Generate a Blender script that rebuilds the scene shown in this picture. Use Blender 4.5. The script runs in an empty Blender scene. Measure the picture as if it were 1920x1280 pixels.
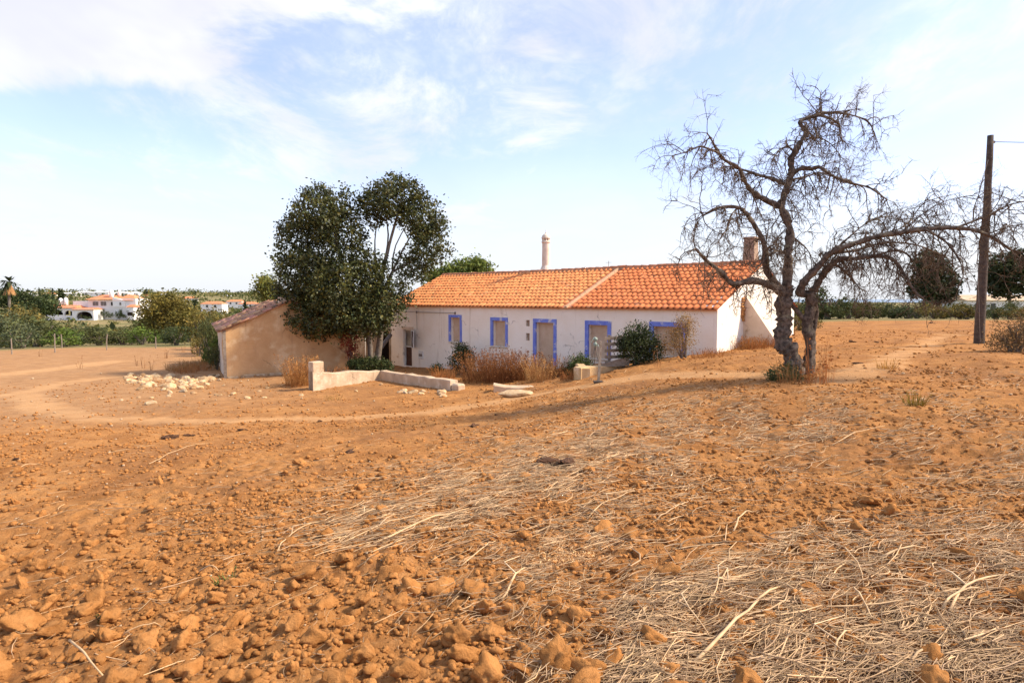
import bpy, math, random
import numpy as np
from mathutils import Vector, Matrix
random.seed(7); rng = np.random.default_rng(7)
SC = bpy.context.scene; COL = SC.collection
# ------------------------------------------------------------------ camera
F = 1150.0; EYE = 1.6; PITCH = math.atan(80.0/F)
cam = bpy.data.objects.new('camera', bpy.data.cameras.new('camera')); COL.objects.link(cam)
cam.location = (0, 0, EYE); cam.rotation_euler = (math.pi/2-PITCH, 0, 0)
cam.data.sensor_width = 36; cam.data.lens = 36*F/1920; cam.data.clip_start = .05; cam.data.clip_end = 20000
SC.camera = cam
# ------------------------------------------------------------------ light
SUN_EL = math.radians(41); SUN_ROT = math.radians(92)          # clockwise from +Y
sdir = Vector((math.sin(SUN_ROT)*math.cos(SUN_EL), math.cos(SUN_ROT)*math.cos(SUN_EL), math.sin(SUN_EL)))
sun = bpy.data.objects.new('sun', bpy.data.lights.new('sun', 'SUN')); COL.objects.link(sun)
sun.data.energy = 2.7; sun.data.angle = math.radians(6); sun.data.color = (1, .87, .68)
sun.rotation_euler = sdir.to_track_quat('Z', 'Y').to_euler()
W = bpy.data.worlds.new('World'); SC.world = W; W.use_nodes = True
def world():
    nt = W.node_tree; N = nt.nodes; L = nt.links; bg = N['Background']
    sky = N.new('ShaderNodeTexSky'); sky.sky_type = 'NISHITA'; sky.sun_disc = False
    sky.sun_elevation = SUN_EL; sky.sun_rotation = SUN_ROT; sky.air_density = 1.0; sky.dust_density = 1.2; sky.ozone_density = 3.5
    tc = N.new('ShaderNodeTexCoord'); sep = N.new('ShaderNodeSeparateXYZ'); L.new(tc.outputs['Generated'], sep.inputs[0])
    def math_(op, a, b=None, c=None):
        m = N.new('ShaderNodeMath'); m.operation = op
        for i, v in enumerate((a, b, c)):
            if v is None: continue
            if isinstance(v, (int, float)): m.inputs[i].default_value = v
            else: L.new(v, m.inputs[i])
        return m.outputs[0]
    zz = math_('ADD', math_('MAXIMUM', sep.outputs[2], 0.0), .16)
    u = math_('DIVIDE', sep.outputs[0], zz); v = math_('DIVIDE', sep.outputs[1], zz)
    cmb = N.new('ShaderNodeCombineXYZ'); L.new(u, cmb.inputs[0]); L.new(v, cmb.inputs[1])
    def noise(scale, det, rough, off, stretch=(1, 1, 1), rot=0, dist=0.0):
        mp = N.new('ShaderNodeMapping'); mp.inputs['Location'].default_value = off; mp.inputs['Scale'].default_value = stretch
        mp.inputs['Rotation'].default_value = (0, 0, rot); L.new(cmb.outputs[0], mp.inputs[0])
        n = N.new('ShaderNodeTexNoise'); n.inputs['Scale'].default_value = scale; n.inputs['Detail'].default_value = det
        n.inputs['Roughness'].default_value = rough; n.inputs['Distortion'].default_value = dist; L.new(mp.outputs[0], n.inputs[0]); return n.outputs[0]
    def ramp(x, a, b):
        m = N.new('ShaderNodeMapRange'); m.interpolation_type = 'SMOOTHSTEP'; m.inputs[1].default_value = a; m.inputs[2].default_value = b
        L.new(x, m.inputs[0]); return m.outputs[0]
    dist = math_('ADD', math_('POWER', math_('DIVIDE', math_('ADD', u, 1.05), 1.0), 2.0), math_('POWER', math_('DIVIDE', math_('SUBTRACT', v, 1.45), .42), 2.0))
    big = math_('MULTIPLY', math_('SUBTRACT', 1.0, ramp(dist, 0.0, 1.6)), .26)                 # the large cloud bank at upper left
    bank = ramp(math_('ADD', noise(1.1, 8, .6, (7.6, 3.4, 0), (1, .8, 1), .3, .5), big), .55, .70)      # broad banks
    wisp = ramp(noise(1.5, 8, .66, (8.3, .4, 0), (1, .5, 1), .6, .5), .47, .68)       # thin streaks
    fine = ramp(noise(6, 4, .6, (1.3, 5.4, 0), (1, .7, 1), .5, .2), .42, .75)
    c = math_('MAXIMUM', math_('MULTIPLY', bank, 1.0), math_('MULTIPLY', wisp, .85))
    c = math_('MAXIMUM', c, math_('MULTIPLY', math_('MULTIPLY', fine, ramp(noise(.8, 3, .5, (2, 9, 0)), .42, .62)), .6))
    hz = math_('SUBTRACT', 1.0, ramp(sep.outputs[2], -.02, .34))                       # milky air towards the horizon
    fac = math_('MAXIMUM', math_('ADD', math_('MULTIPLY', c, .72), .22), math_('MULTIPLY', hz, .9))
    mix = N.new('ShaderNodeMixRGB'); L.new(fac, mix.inputs[0]); tn = N.new('ShaderNodeMixRGB'); tn.blend_type = 'MULTIPLY'; tn.inputs[0].default_value = 1; tn.inputs[2].default_value = (1.06, .93, 1.0, 1); L.new(sky.outputs[0], tn.inputs[1]); L.new(tn.outputs[0], mix.inputs[1])
    shade = N.new('ShaderNodeMixRGB'); L.new(ramp(noise(.9, 5, .6, (5.7, 2.2, 0), (1, .7, 1), .3, .3), .35, .65), shade.inputs[0]); shade.inputs[1].default_value = (2.95, 2.95, 3.2, 1); shade.inputs[2].default_value = (3.95, 3.95, 4.05, 1)
    hmix = N.new('ShaderNodeMixRGB'); L.new(hz, hmix.inputs[0]); L.new(shade.outputs[0], hmix.inputs[1]); hmix.inputs[2].default_value = (2.95, 3.1, 3.3, 1); L.new(hmix.outputs[0], mix.inputs[2])
    L.new(mix.outputs[0], bg.inputs[0]); bg.inputs[1].default_value = .12
world()
vs = SC.view_settings; vs.view_transform = 'Standard'; vs.look = 'None'; vs.exposure = 1.38; vs.gamma = 1; vs.use_curve_mapping = False
SC.cycles.max_bounces = 6; SC.cycles.transparent_max_bounces = 4
# ------------------------------------------------------------------ helpers
def P(px, py, Y):
    a = (px-960)/F; b = (640-py)/F
    d = np.array([a, math.cos(PITCH)+b*math.sin(PITCH), -math.sin(PITCH)+b*math.cos(PITCH)])
    return Vector(d*(Y/d[1]))+Vector((0, 0, EYE))
def X_of(px, Y): return (px-960)/F*Y*math.cos(PITCH)*1.004
def smooth(x, a, b):
    t = np.clip((x-a)/(b-a), 0, 1); return t*t*(3-2*t)
def vnoise(x, y, seed=0):
    xi = np.floor(x); yi = np.floor(y); fx = x-xi; fy = y-yi
    def h(i, j):
        s = np.sin(i*127.1+j*311.7+seed*74.7)*43758.5453; return s-np.floor(s)
    fx = fx*fx*(3-2*fx); fy = fy*fy*(3-2*fy)
    return (h(xi, yi)*(1-fx)+h(xi+1, yi)*fx)*(1-fy)+(h(xi, yi+1)*(1-fx)+h(xi+1, yi+1)*fx)*fy
# terrain: a thin plate through points read off the photograph (pixel column, distance, height)
CP = [(960, 5, -.2), (960, 10, -.65), (960, 15, -1.1), (960, 19.8, -1.5), (300, 5, -.35), (300, 10, -.95), (300, 18, -1.75), (300, 24, -2.05),
      (0, 7.4, -.7), (0, 18, -1.9), (0, 30, -2.2), (103, 47, -2.3), (0, 46, -2.3), (350, 50, -2.4), (-700, 30, -2.2), (-700, 10, -1.0),
      (415, 29, -2.23), (585, 31, -2.2), (734, 34.9, -2.17), (1022, 27.2, -1.55), (1120, 25.3, -1.12), (1341, 21.8, -.39), (880, 30.5, -2.0),
      (585, 24, -2.0), (845, 22, -1.75), (712, 25.5, -1.9), (1090, 20, -1.1), (1165, 20, -.65), (1250, 18.5, -.45), (1340, 15, -.3),
      (1490, 13.5, -.1), (1490, 5, 0), (1900, 5, .1), (1900, 10, .05), (1700, 9.7, 0), (1835, 20.6, .08), (1600, 48, 0), (1900, 46, 0),
      (1455, 24.5, -.1), (1530, 30, -.02), (2700, 20, .1), (2700, 5, .1), (1300, 42, -.5), (800, 48, -2.0), (1000, 58, -1.2), (600, 47, -2.3),
      (1250, 11, -.35), (700, 14, -1.2), (600, 19, -1.75), (2400, 46, 0), (-700, 55, -2.4), (500, 62, -2.6), (1500, 64, -.2)]
_c = [(X_of(a, b), b, c) for a, b, c in CP]+[(0, 0, 0), (-4, 0, -.15), (4, 0, .08), (0, -10, .3), (-15, -10, -.4), (15, -10, .3), (0, 2.5, 0), (-2.2, 2.6, -.08), (2.2, 2.6, .03)]
_c = np.array(_c)
def _U(r2): return r2*np.log(r2+1e-9)*.5
def _tps():
    n = len(_c); A = np.zeros((n+3, n+3)); d = ((_c[:, None, :2]-_c[None, :, :2])**2).sum(-1)
    A[:n, :n] = _U(d)+np.eye(n)*3.0; A[:n, n] = 1; A[:n, n+1:] = _c[:, :2]; A[n, :n] = 1; A[n+1:, :n] = _c[:, :2].T
    return np.linalg.solve(A, np.concatenate([_c[:, 2], np.zeros(3)]))
_w = _tps()
def H0(x, y):
    x = np.asarray(x, float); y = np.asarray(y, float); sh = x.shape; xf = x.ravel(); yf = y.ravel(); out = np.empty(len(xf))
    for s in range(0, len(xf), 60000):
        a = xf[s:s+60000]; b = yf[s:s+60000]
        d = (a[:, None]-_c[None, :, 0])**2+(b[:, None]-_c[None, :, 1])**2
        out[s:s+60000] = _U(d)@_w[:-3]+_w[-3]+_w[-2]*a+_w[-1]*b
    out = np.clip(out, -3.2, .6)
    d = np.hypot(xf, yf); th = np.arctan2(xf, np.maximum(yf, 1e-6))
    left = np.interp(d, [40, 60, 120, 185, 320, 520, 900, 6000], [-2.3, -2.6, -5, -5.4, -3.5, 1.0, 10.2, 12])
    right = np.interp(d, [40, 70, 200, 1000, 3000, 6000], [0, -.3, -2.0, -7, -15.5, -40])
    wl = 1-smooth(th, -.26, -.02); wl = np.where(yf < 0, np.where(xf < 0, 1.0, 0.0), wl)
    far = left*wl+right*(1-wl)+(vnoise(xf/60, yf/60, 3)-.5)*smooth(d, 90, 200)*1.6
    k = smooth(d, 52, 85); return (out*(1-k)+far*k).reshape(sh)
def ray_ground(px, py, fn=None):                                   # arrays of pixels -> points on the ground
    fn = fn or H0; px = np.asarray(px, float); py = np.asarray(py, float)
    a = (px-960)/F; b = (640-py)/F
    dx = a; dy = math.cos(PITCH)+b*math.sin(PITCH); dz = -math.sin(PITCH)+b*math.cos(PITCH)
    lo = np.full(px.shape, 1.2); hi = np.full(px.shape, np.nan); t = lo.copy()
    for _ in range(130):
        below = (EYE+dz*t) < fn(dx*t, dy*t); upd = below & np.isnan(hi); hi[upd] = t[upd]
        lo = np.where(np.isnan(hi), t, lo); t = np.where(np.isnan(hi), t*1.04, t)
    hi = np.where(np.isnan(hi), t, hi)
    for _ in range(14):
        m = (lo+hi)/2; below = (EYE+dz*m) < fn(dx*m, dy*m); hi = np.where(below, m, hi); lo = np.where(below, lo, m)
    x = dx*hi; y = dy*hi; return x, y, fn(x, y)
def G(px, py):
    x, y, z = ray_ground([px], [py]); return Vector((x[0], y[0], z[0]))
def gz(x, y): return float(H0(np.array([x]), np.array([y]))[0])
# tracks worn into the field, as lines of pixels on the ground
def track(pts):
    a = np.array(pts, float); n = []
    for i in range(len(a)-1):
        for t in np.linspace(0, 1, 14, endpoint=False): n.append(a[i]*(1-t)+a[i+1]*t)
    n = np.array(n); x, y, z = ray_ground(n[:, 0], n[:, 1]); return np.stack([x, y], 1)
TR = [(track([(-60, 745), (45, 738), (70, 765), (180, 783), (400, 790), (600, 785), (800, 772), (940, 754), (1060, 730), (1180, 708), (1300, 703), (1440, 702)]), .55),
      (track([(40, 738), (130, 716), (230, 706)]), .5), (track([(1560, 716), (1650, 682), (1730, 648), (1790, 622)]), .5), (track([(-80, 712), (110, 690), (230, 676)]), .8)]
def track_mask(x, y):
    m = np.zeros(x.shape)
    for pts, w in TR:
        sel = (y > 8) & (y < 60) & (np.abs(x) < 45)
        xs = x[sel]; ys = y[sel]; d = np.full(xs.shape, 1e9)
        for p in pts[::2]: d = np.minimum(d, (xs-p[0])**2+(ys-p[1])**2)
        m[sel] = np.maximum(m[sel], 1-smooth(np.sqrt(d)+(vnoise(xs*2, ys*2, 5)-.5)*.5, w*.5, w*1.5))
    return m
def relief(x, y, tm=None):
    d = np.hypot(x, y); tm = track_mask(x, y) if tm is None else tm
    a = (1-.85*tm)*(1-smooth(d, 25, 60))
    patch = .45+.9*vnoise(x*.5+3, y*.5, 11)
    n = (np.abs(vnoise(x*2.2, y*2.2, 1)-.5)*-.08+np.abs(vnoise(x*5.5, y*5.5, 2)-.5)*-.05+(vnoise(x*13, y*13, 3)-.5)*.034+(vnoise(x*29, y*29, 4)-.5)*.026*(1-smooth(d, 6, 12)))
    return n*a*patch*1.15+.03*a+(vnoise(x*.33, y*.33, 8)-.5)*.16*a
def HF(x, y): return H0(x, y)+relief(np.asarray(x, float), np.asarray(y, float))
# ---- materials
MATS = {}
def mat(name, c1, c2, scale=4, rough=.9, bump=.3, bscale=30, attr=False, c3=None, s3=1.2, t3=(.5, .65), spec=.25, transl=0, metal=0, streak=None):
    if name in MATS: return MATS[name]
    m = bpy.data.materials.new(name); m.use_nodes = True; nt = m.node_tree; N = nt.nodes; L = nt.links; b = N['Principled BSDF']
    geo = N.new('ShaderNodeNewGeometry'); pos = geo.outputs['Position']
    def noise(s, det=6, r=.6):
        n = N.new('ShaderNodeTexNoise'); n.inputs['Scale'].default_value = s; n.inputs['Detail'].default_value = det; n.inputs['Roughness'].default_value = r
        L.new(pos, n.inputs[0]); return n.outputs[0]
    def rng_(x, a, c):
        r = N.new('ShaderNodeMapRange'); r.interpolation_type = 'SMOOTHSTEP'; r.inputs[1].default_value = a; r.inputs[2].default_value = c; L.new(x, r.inputs[0]); return r.outputs[0]
    def mixc(f, a, c, mode='MIX'):
        x = N.new('ShaderNodeMixRGB'); x.blend_type = mode
        for i, v in ((0, f), (1, a), (2, c)):
            if isinstance(v, (int, float)): x.inputs[i].default_value = v
            elif isinstance(v, tuple): x.inputs[i].default_value = (*v, 1)
            else: L.new(v, x.inputs[i])
        return x.outputs[0]
    col = mixc(rng_(noise(scale), .3, .7), c1, c2)
    if c3: col = mixc(rng_(noise(s3, 8, .65), *t3), col, c3)
    if streak:
        mp = N.new('ShaderNodeMapping'); mp.inputs['Scale'].default_value = (2.2, 2.2, .22); L.new(pos, mp.inputs[0]); n = N.new('ShaderNodeTexNoise'); n.inputs['Scale'].default_value = 1.6; n.inputs['Detail'].default_value = 9; n.inputs['Roughness'].default_value = .7; L.new(mp.outputs[0], n.inputs[0])
        col = mixc(rng_(n.outputs[0], .56, .70), col, streak)
        vo = N.new('ShaderNodeTexVoronoi'); vo.feature = 'DISTANCE_TO_EDGE'; vo.inputs['Scale'].default_value = .55
        wn = N.new('ShaderNodeTexNoise'); wn.inputs['Scale'].default_value = 2.5; wn.inputs['Detail'].default_value = 6; L.new(pos, wn.inputs[0]); ad = N.new('ShaderNodeMixRGB'); ad.blend_type = 'ADD'; ad.inputs[0].default_value = .55; L.new(pos, ad.inputs[1]); L.new(wn.outputs[1], ad.inputs[2]); L.new(ad.outputs[0], vo.inputs[0])
        cr = N.new('ShaderNodeMapRange'); cr.inputs[1].default_value = .004; cr.inputs[2].default_value = .012; cr.inputs[3].default_value = .55; cr.inputs[4].default_value = 0; L.new(vo.outputs[0], cr.inputs[0]); gate = rng_(noise(.8), .5, .6); mm = N.new('ShaderNodeMath'); mm.operation = 'MULTIPLY'; L.new(cr.outputs[0], mm.inputs[0]); L.new(gate, mm.inputs[1]); col = mixc(mm.outputs[0], col, tuple(.35*q for q in streak))
    if attr:
        at = N.new('ShaderNodeVertexColor'); at.layer_name = 'Col'; col = mixc(1.0, col, at.outputs[0], 'MULTIPLY')
    L.new(col, b.inputs['Base Color']); b.inputs['Roughness'].default_value = rough; b.inputs['Specular IOR Level'].default_value = spec; b.inputs['Metallic'].default_value = metal
    if bump:
        bp = N.new('ShaderNodeBump'); bp.inputs['Strength'].default_value = bump; bp.inputs['Distance'].default_value = .02
        L.new(noise(bscale, 5, .7), bp.inputs['Height']); L.new(bp.outputs[0], b.inputs['Normal'])
    if transl:
        tr = N.new('ShaderNodeBsdfTranslucent'); L.new(col, tr.inputs[0]); ms = N.new('ShaderNodeMixShader'); ms.inputs[0].default_value = transl
        L.new(b.outputs[0], ms.inputs[1]); L.new(tr.outputs[0], ms.inputs[2]); L.new(ms.outputs[0], N['Material Output'].inputs[0])
    m['_col'] = 1; MATS[name] = m; return m
# ---- objects
def tag(o, label=None, cat=None, group=None, kind=None):
    if label: o['label'] = label
    if cat: o['category'] = cat
    if group: o['group'] = group
    if kind: o['kind'] = kind
    return o
def empty(name, loc=(0, 0, 0), rz=0):
    o = bpy.data.objects.new(name, None); COL.objects.link(o); o.location = loc; o.rotation_euler = (0, 0, rz); o.empty_display_size = .2; return o
def link(name, me, parent=None, loc=(0, 0, 0), rot=(0, 0, 0), scale=(1, 1, 1)):
    o = bpy.data.objects.new(name, me); COL.objects.link(o); o.parent = parent; o.location = loc; o.rotation_euler = rot; o.scale = scale; return o
def mesh_np(name, V, Fc, m, colors=None, smooth_=False):
    """V (n,3), Fc (k,3 or 4) or list of such arrays"""
    V = np.asarray(V, np.float32); fl = Fc if isinstance(Fc, list) else [Fc]
    fl = [np.asarray(f, np.int32) for f in fl if len(f)]
    me = bpy.data.meshes.new(name); me.vertices.add(len(V)); me.vertices.foreach_set('co', V.ravel())
    nl = sum(f.size for f in fl); npol = sum(len(f) for f in fl)
    me.loops.add(nl); me.polygons.add(npol)
    me.loops.foreach_set('vertex_index', np.concatenate([f.ravel() for f in fl]))
    tot = np.concatenate([np.full(len(f), f.shape[1], np.int32) for f in fl]); st = np.concatenate([[0], np.cumsum(tot)[:-1]]).astype(np.int32)
    me.polygons.foreach_set('loop_start', st); me.polygons.foreach_set('loop_total', tot)
    if smooth_: me.polygons.foreach_set('use_smooth', np.ones(npol, bool))
    me.update(calc_edges=True)
    if colors is not None:
        ca = me.color_attributes.new('Col', 'FLOAT_COLOR', 'POINT'); c = np.ones((len(V), 4), np.float32); c[:, :3] = colors; ca.data.foreach_set('color', c.ravel())
    me.materials.append(m); return me
class MB:
    """collects shapes into one mesh"""
    def __init__(s): s.v = []; s.f = []; s.c = []; s.n = 0
    def add(s, V, Fs, col=None):
        V = [tuple(p) for p in V]; s.v += V; s.f += [tuple(i+s.n for i in f) for f in Fs]; s.n += len(V)
        s.c += [col or (1, 1, 1)]*len(V); return s
    def box(s, x0, x1, y0, y1, z0, z1, col=None, bev=0):
        if bev:
            b = min(bev, (x1-x0)*.4, (y1-y0)*.4, (z1-z0)*.4)
            V = []; ix = {}
            for sx in (0, 1):
                for sy in (0, 1):
                    for sz in (0, 1):
                        X = (x0, x1)[sx]; Y = (y0, y1)[sy]; Z = (z0, z1)[sz]; dx = (b, -b)[sx]; dy = (b, -b)[sy]; dz = (b, -b)[sz]
                        for a, p in (('x', (X, Y+dy, Z+dz)), ('y', (X+dx, Y, Z+dz)), ('z', (X+dx, Y+dy, Z))): ix[(sx, sy, sz, a)] = len(V); V.append(p)
            Fs = []
            q = lambda *k: Fs.append(tuple(ix[t] for t in k))
            for sgn in (0, 1):
                q(*[(sgn, a, b_, 'x') for a, b_ in ((0, 0), (1, 0), (1, 1), (0, 1))][::(1 if sgn else -1)])
                q(*[(a, sgn, b_, 'y') for a, b_ in ((0, 0), (1, 0), (1, 1), (0, 1))][::(-1 if sgn else 1)])
                q(*[(a, b_, sgn, 'z') for a, b_ in ((0, 0), (1, 0), (1, 1), (0, 1))][::(1 if sgn else -1)])
            for a in (0, 1):
                for b_ in (0, 1):
                    q((a, b_, 0, 'x'), (a, b_, 0, 'y'), (a, b_, 1, 'y'), (a, b_, 1, 'x')); q((a, 0, b_, 'x'), (a, 0, b_, 'z'), (a, 1, b_, 'z'), (a, 1, b_, 'x')); q((0, a, b_, 'y'), (0, a, b_, 'z'), (1, a, b_, 'z'), (1, a, b_, 'y'))
                    for c in (0, 1): q((a, b_, c, 'x'), (a, b_, c, 'y'), (a, b_, c, 'z'))
            return s.add(V, Fs, col)
        V = [(x0, y0, z0), (x1, y0, z0), (x1, y1, z0), (x0, y1, z0), (x0, y0, z1), (x1, y0, z1), (x1, y1, z1), (x0, y1, z1)]
        return s.add(V, [(0, 3, 2, 1), (4, 5, 6, 7), (0, 1, 5, 4), (1, 2, 6, 5), (2, 3, 7, 6), (3, 0, 4, 7)], col)
    def prism(s, pts, d, col=None):
        """polygon pts (3d list) extruded by vector d"""
        n = len(pts); d = Vector(d); V = [Vector(p) for p in pts]+[Vector(p)+d for p in pts]
        return s.add(V, [tuple(range(n))[::-1], tuple(range(n, 2*n))]+[(i, (i+1) % n, n+(i+1) % n, n+i) for i in range(n)], col)
    def tube(s, pts, rad, sides=6, cap=True, col=None, rough=0, ridge=0):
        pts = [Vector(p) for p in pts]; n = len(pts); V = []; Fs = []; nrm = None; rp = [1+ridge*random.uniform(-1, 1) for _ in range(sides)] if ridge else [1]*sides
        for i, p in enumerate(pts):
            t = (pts[min(i+1, n-1)]-pts[max(i-1, 0)]).normalized()
            if nrm is None: nrm = t.orthogonal().normalized()
            nrm = (nrm-t*nrm.dot(t)); nrm = nrm.normalized() if nrm.length > 1e-6 else t.orthogonal().normalized()
            bn = t.cross(nrm); r = rad[i] if isinstance(rad, (list, tuple)) else rad
            for k in range(sides):
                a = 2*math.pi*k/sides; rr = r*rp[k]*(1+rough*(random.random()-.5)) if rough else r
                V.append(p+(nrm*math.cos(a)+bn*math.sin(a))*rr)
        for i in range(n-1):
            for k in range(sides):
                k2 = (k+1) % sides; Fs.append((i*sides+k, i*sides+k2, (i+1)*sides+k2, (i+1)*sides+k))
        if cap: Fs += [tuple(range(sides))[::-1], tuple(range((n-1)*sides, n*sides))]
        return s.add(V, Fs, col)
    def lathe(s, prof, cx, cy, sides=16, col=None):
        V = []; Fs = []; n = len(prof)
        for r, z in prof:
            for k in range(sides): a = 2*math.pi*k/sides; V.append((cx+r*math.cos(a), cy+r*math.sin(a), z))
        for i in range(n-1):
            for k in range(sides): k2 = (k+1) % sides; Fs.append((i*sides+k, i*sides+k2, (i+1)*sides+k2, (i+1)*sides+k))
        Fs += [tuple(range(sides))[::-1], tuple(range((n-1)*sides, n*sides))]; return s.add(V, Fs, col)
    def mesh(s, name, m, sm=False):
        me = bpy.data.meshes.new(name); me.from_pydata(s.v, [], s.f)
        ca = me.color_attributes.new('Col', 'FLOAT_COLOR', 'POINT'); c = np.ones((len(s.v), 4), np.float32); c[:, :3] = np.array(s.c).reshape(-1, 3); ca.data.foreach_set('color', c.ravel())
        if sm: me.polygons.foreach_set('use_smooth', np.ones(len(s.f), bool))
        me.materials.append(m); me.update(); return me
    def obj(s, name, m, parent=None, sm=False, loc=(0, 0, 0)): return link(name, s.mesh(name, m, sm), parent, loc)
# material palette
SOILC = ((.33, .142, .042), (.45, .21, .07))
M_SOIL = mat('soil_clod', *SOILC, 14, .97, .7, 95, attr=True, spec=.05, c3=(.30, .13, .045), s3=30, t3=(.60, .78))
M_STRAW = mat('straw', (.70, .52, .31), (.50, .35, .20), 9, .7, 0, attr=True)
M_STONE = mat('limestone', (.48, .37, .24), (.34, .21, .11), 6, .95, .6, 25, attr=True)
M_DUNG = mat('dark_humus', (.06, .03, .016), (.13, .062, .03), 20, .95, .6, 60)
M_WHITE = mat('whitewash', (.89, .81, .70), (.85, .75, .62), 1.3, .92, .3, 14, c3=(.60, .46, .31), s3=2.2, t3=(.63, .74), streak=(.70, .60, .48))
M_GABLE = mat('gable_whitewash', (.82, .78, .70), (.76, .70, .60), 1.1, .92, .25, 14, c3=(.62, .50, .36), s3=1.0, t3=(.62, .8), streak=(.70, .60, .45))
M_BARE = mat('bare_render', (.74, .60, .46), (.62, .48, .35), 1.6, .95, .5, 25, c3=(.36, .24, .15), s3=2.5, t3=(.6, .75))
M_BLUE = mat('blue_paint', (.14, .19, .60), (.20, .26, .64), 4, .75, .2, 30, c3=(.60, .58, .62), s3=3.2, t3=(.54, .66))
M_BOARD = mat('infill_render', (.52, .37, .25), (.60, .45, .32), 3, .95, .5, 20, c3=(.55, .45, .34), s3=3, t3=(.6, .75))
M_SILL = mat('sill_stone', (.66, .60, .50), (.55, .48, .38), 5, .9, .3, 30)
M_TILE = mat('clay_tile', (.55, .165, .058), (.64, .22, .08), 5, .88, .3, 40, attr=True, spec=.15, c3=(.40, .19, .105), s3=1.7, t3=(.55, .74))
M_RIDGE = mat('ridge_clay', (.50, .17, .07), (.62, .27, .13), 6, .9, .3, 40, attr=True)
M_MORTAR = mat('mortar', (.56, .33, .19), (.46, .29, .18), 8, .95, .5, 40)
M_EARTH = mat('rammed_earth', (.47, .275, .125), (.56, .35, .175), 1.3, .97, .9, 12, c3=(.64, .46, .27), s3=1.1, t3=(.50, .68), streak=(.40, .24, .12))
M_OLDT = mat('old_tile', (.36, .16, .09), (.46, .25, .15), 7, .95, .4, 40, attr=True, c3=(.24, .17, .13), s3=3, t3=(.5, .65))
M_CHIM = mat('chimney_plaster', (.74, .67, .56), (.62, .53, .42), 4, .95, .4, 25)
M_BRICK = mat('weathered_block', (.36, .26, .19), (.28, .20, .14), 8, .95, .5, 30)
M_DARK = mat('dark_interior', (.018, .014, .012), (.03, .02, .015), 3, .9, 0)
M_DOOR = mat('brown_door', (.085, .035, .022), (.055, .022, .015), 6, .6, .2, 30)
M_IRON = mat('old_metal', (.16, .13, .11), (.24, .20, .17), 12, .6, .2, 40, metal=.3)
M_FRAME = mat('white_frame', (.72, .70, .66), (.60, .57, .52), 8, .6, .1, 30)
M_WOOD = mat('grey_wood', (.30, .25, .20), (.20, .155, .115), 9, .9, .5, 35, attr=True)
M_POLE = mat('pole_wood', (.055, .042, .034), (.105, .08, .062), 9, .9, .6, 30)
M_BARK = mat('dead_bark', (.045, .033, .025), (.20, .155, .12), 11, .95, 1.0, 22, c3=(.24, .20, .13), s3=6, t3=(.56, .66))
M_TWIG = mat('dead_twig', (.075, .052, .037), (.16, .115, .078), 6, .95, 0, c3=(.22, .18, .10), s3=4, t3=(.55, .68))
M_BARK2 = mat('grey_bark', (.12, .095, .075), (.22, .18, .145), 8, .95, .6, 30)
M_CONC = mat('yard_concrete', (.54, .40, .26), (.44, .31, .20), 2.5, .95, .5, 18, c3=(.66, .54, .39), s3=1.5, t3=(.5, .7), streak=(.36, .25, .16))
M_PLAST = mat('yellow_render', (.60, .42, .22), (.50, .33, .16), 3, .95, .5, 20, c3=(.68, .55, .36), s3=2, t3=(.55, .7))
M_OAK = mat('oak_leaf', (.045, .056, .015), (.098, .098, .026), 1.5, .55, 0, attr=True, transl=.22, spec=.35)
M_PINE = mat('pine_needle', (.10, .13, .03), (.15, .17, .045), 2, .7, 0, attr=True, transl=.25)
M_SHRUB = mat('shrub_leaf', (.075, .088, .030), (.12, .125, .045), .6, .75, 0, attr=True, transl=.25)
M_DRYL = mat('dry_grass', (.46, .26, .10), (.36, .17, .065), 2, .85, 0, attr=True, transl=.3)
M_DKGR = mat('dark_green_leaf', (.030, .045, .016), (.06, .075, .025), 2, .65, 0, attr=True, transl=.2)
M_VILLA = mat('villa_white', (.82, .80, .76), (.80, .78, .72), .5, .9, 0)
M_VROOF = mat('villa_roof', (.56, .19, .085), (.62, .25, .12), 1, .9, 0)
M_GLASS = mat('window_glass', (.03, .032, .035), (.06, .06, .06), 1, .15, 0, spec=.6)
M_GLASSP = mat('dusty_glass', (.12, .11, .10), (.22, .20, .18), 3, .3, 0, spec=.5)
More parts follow.
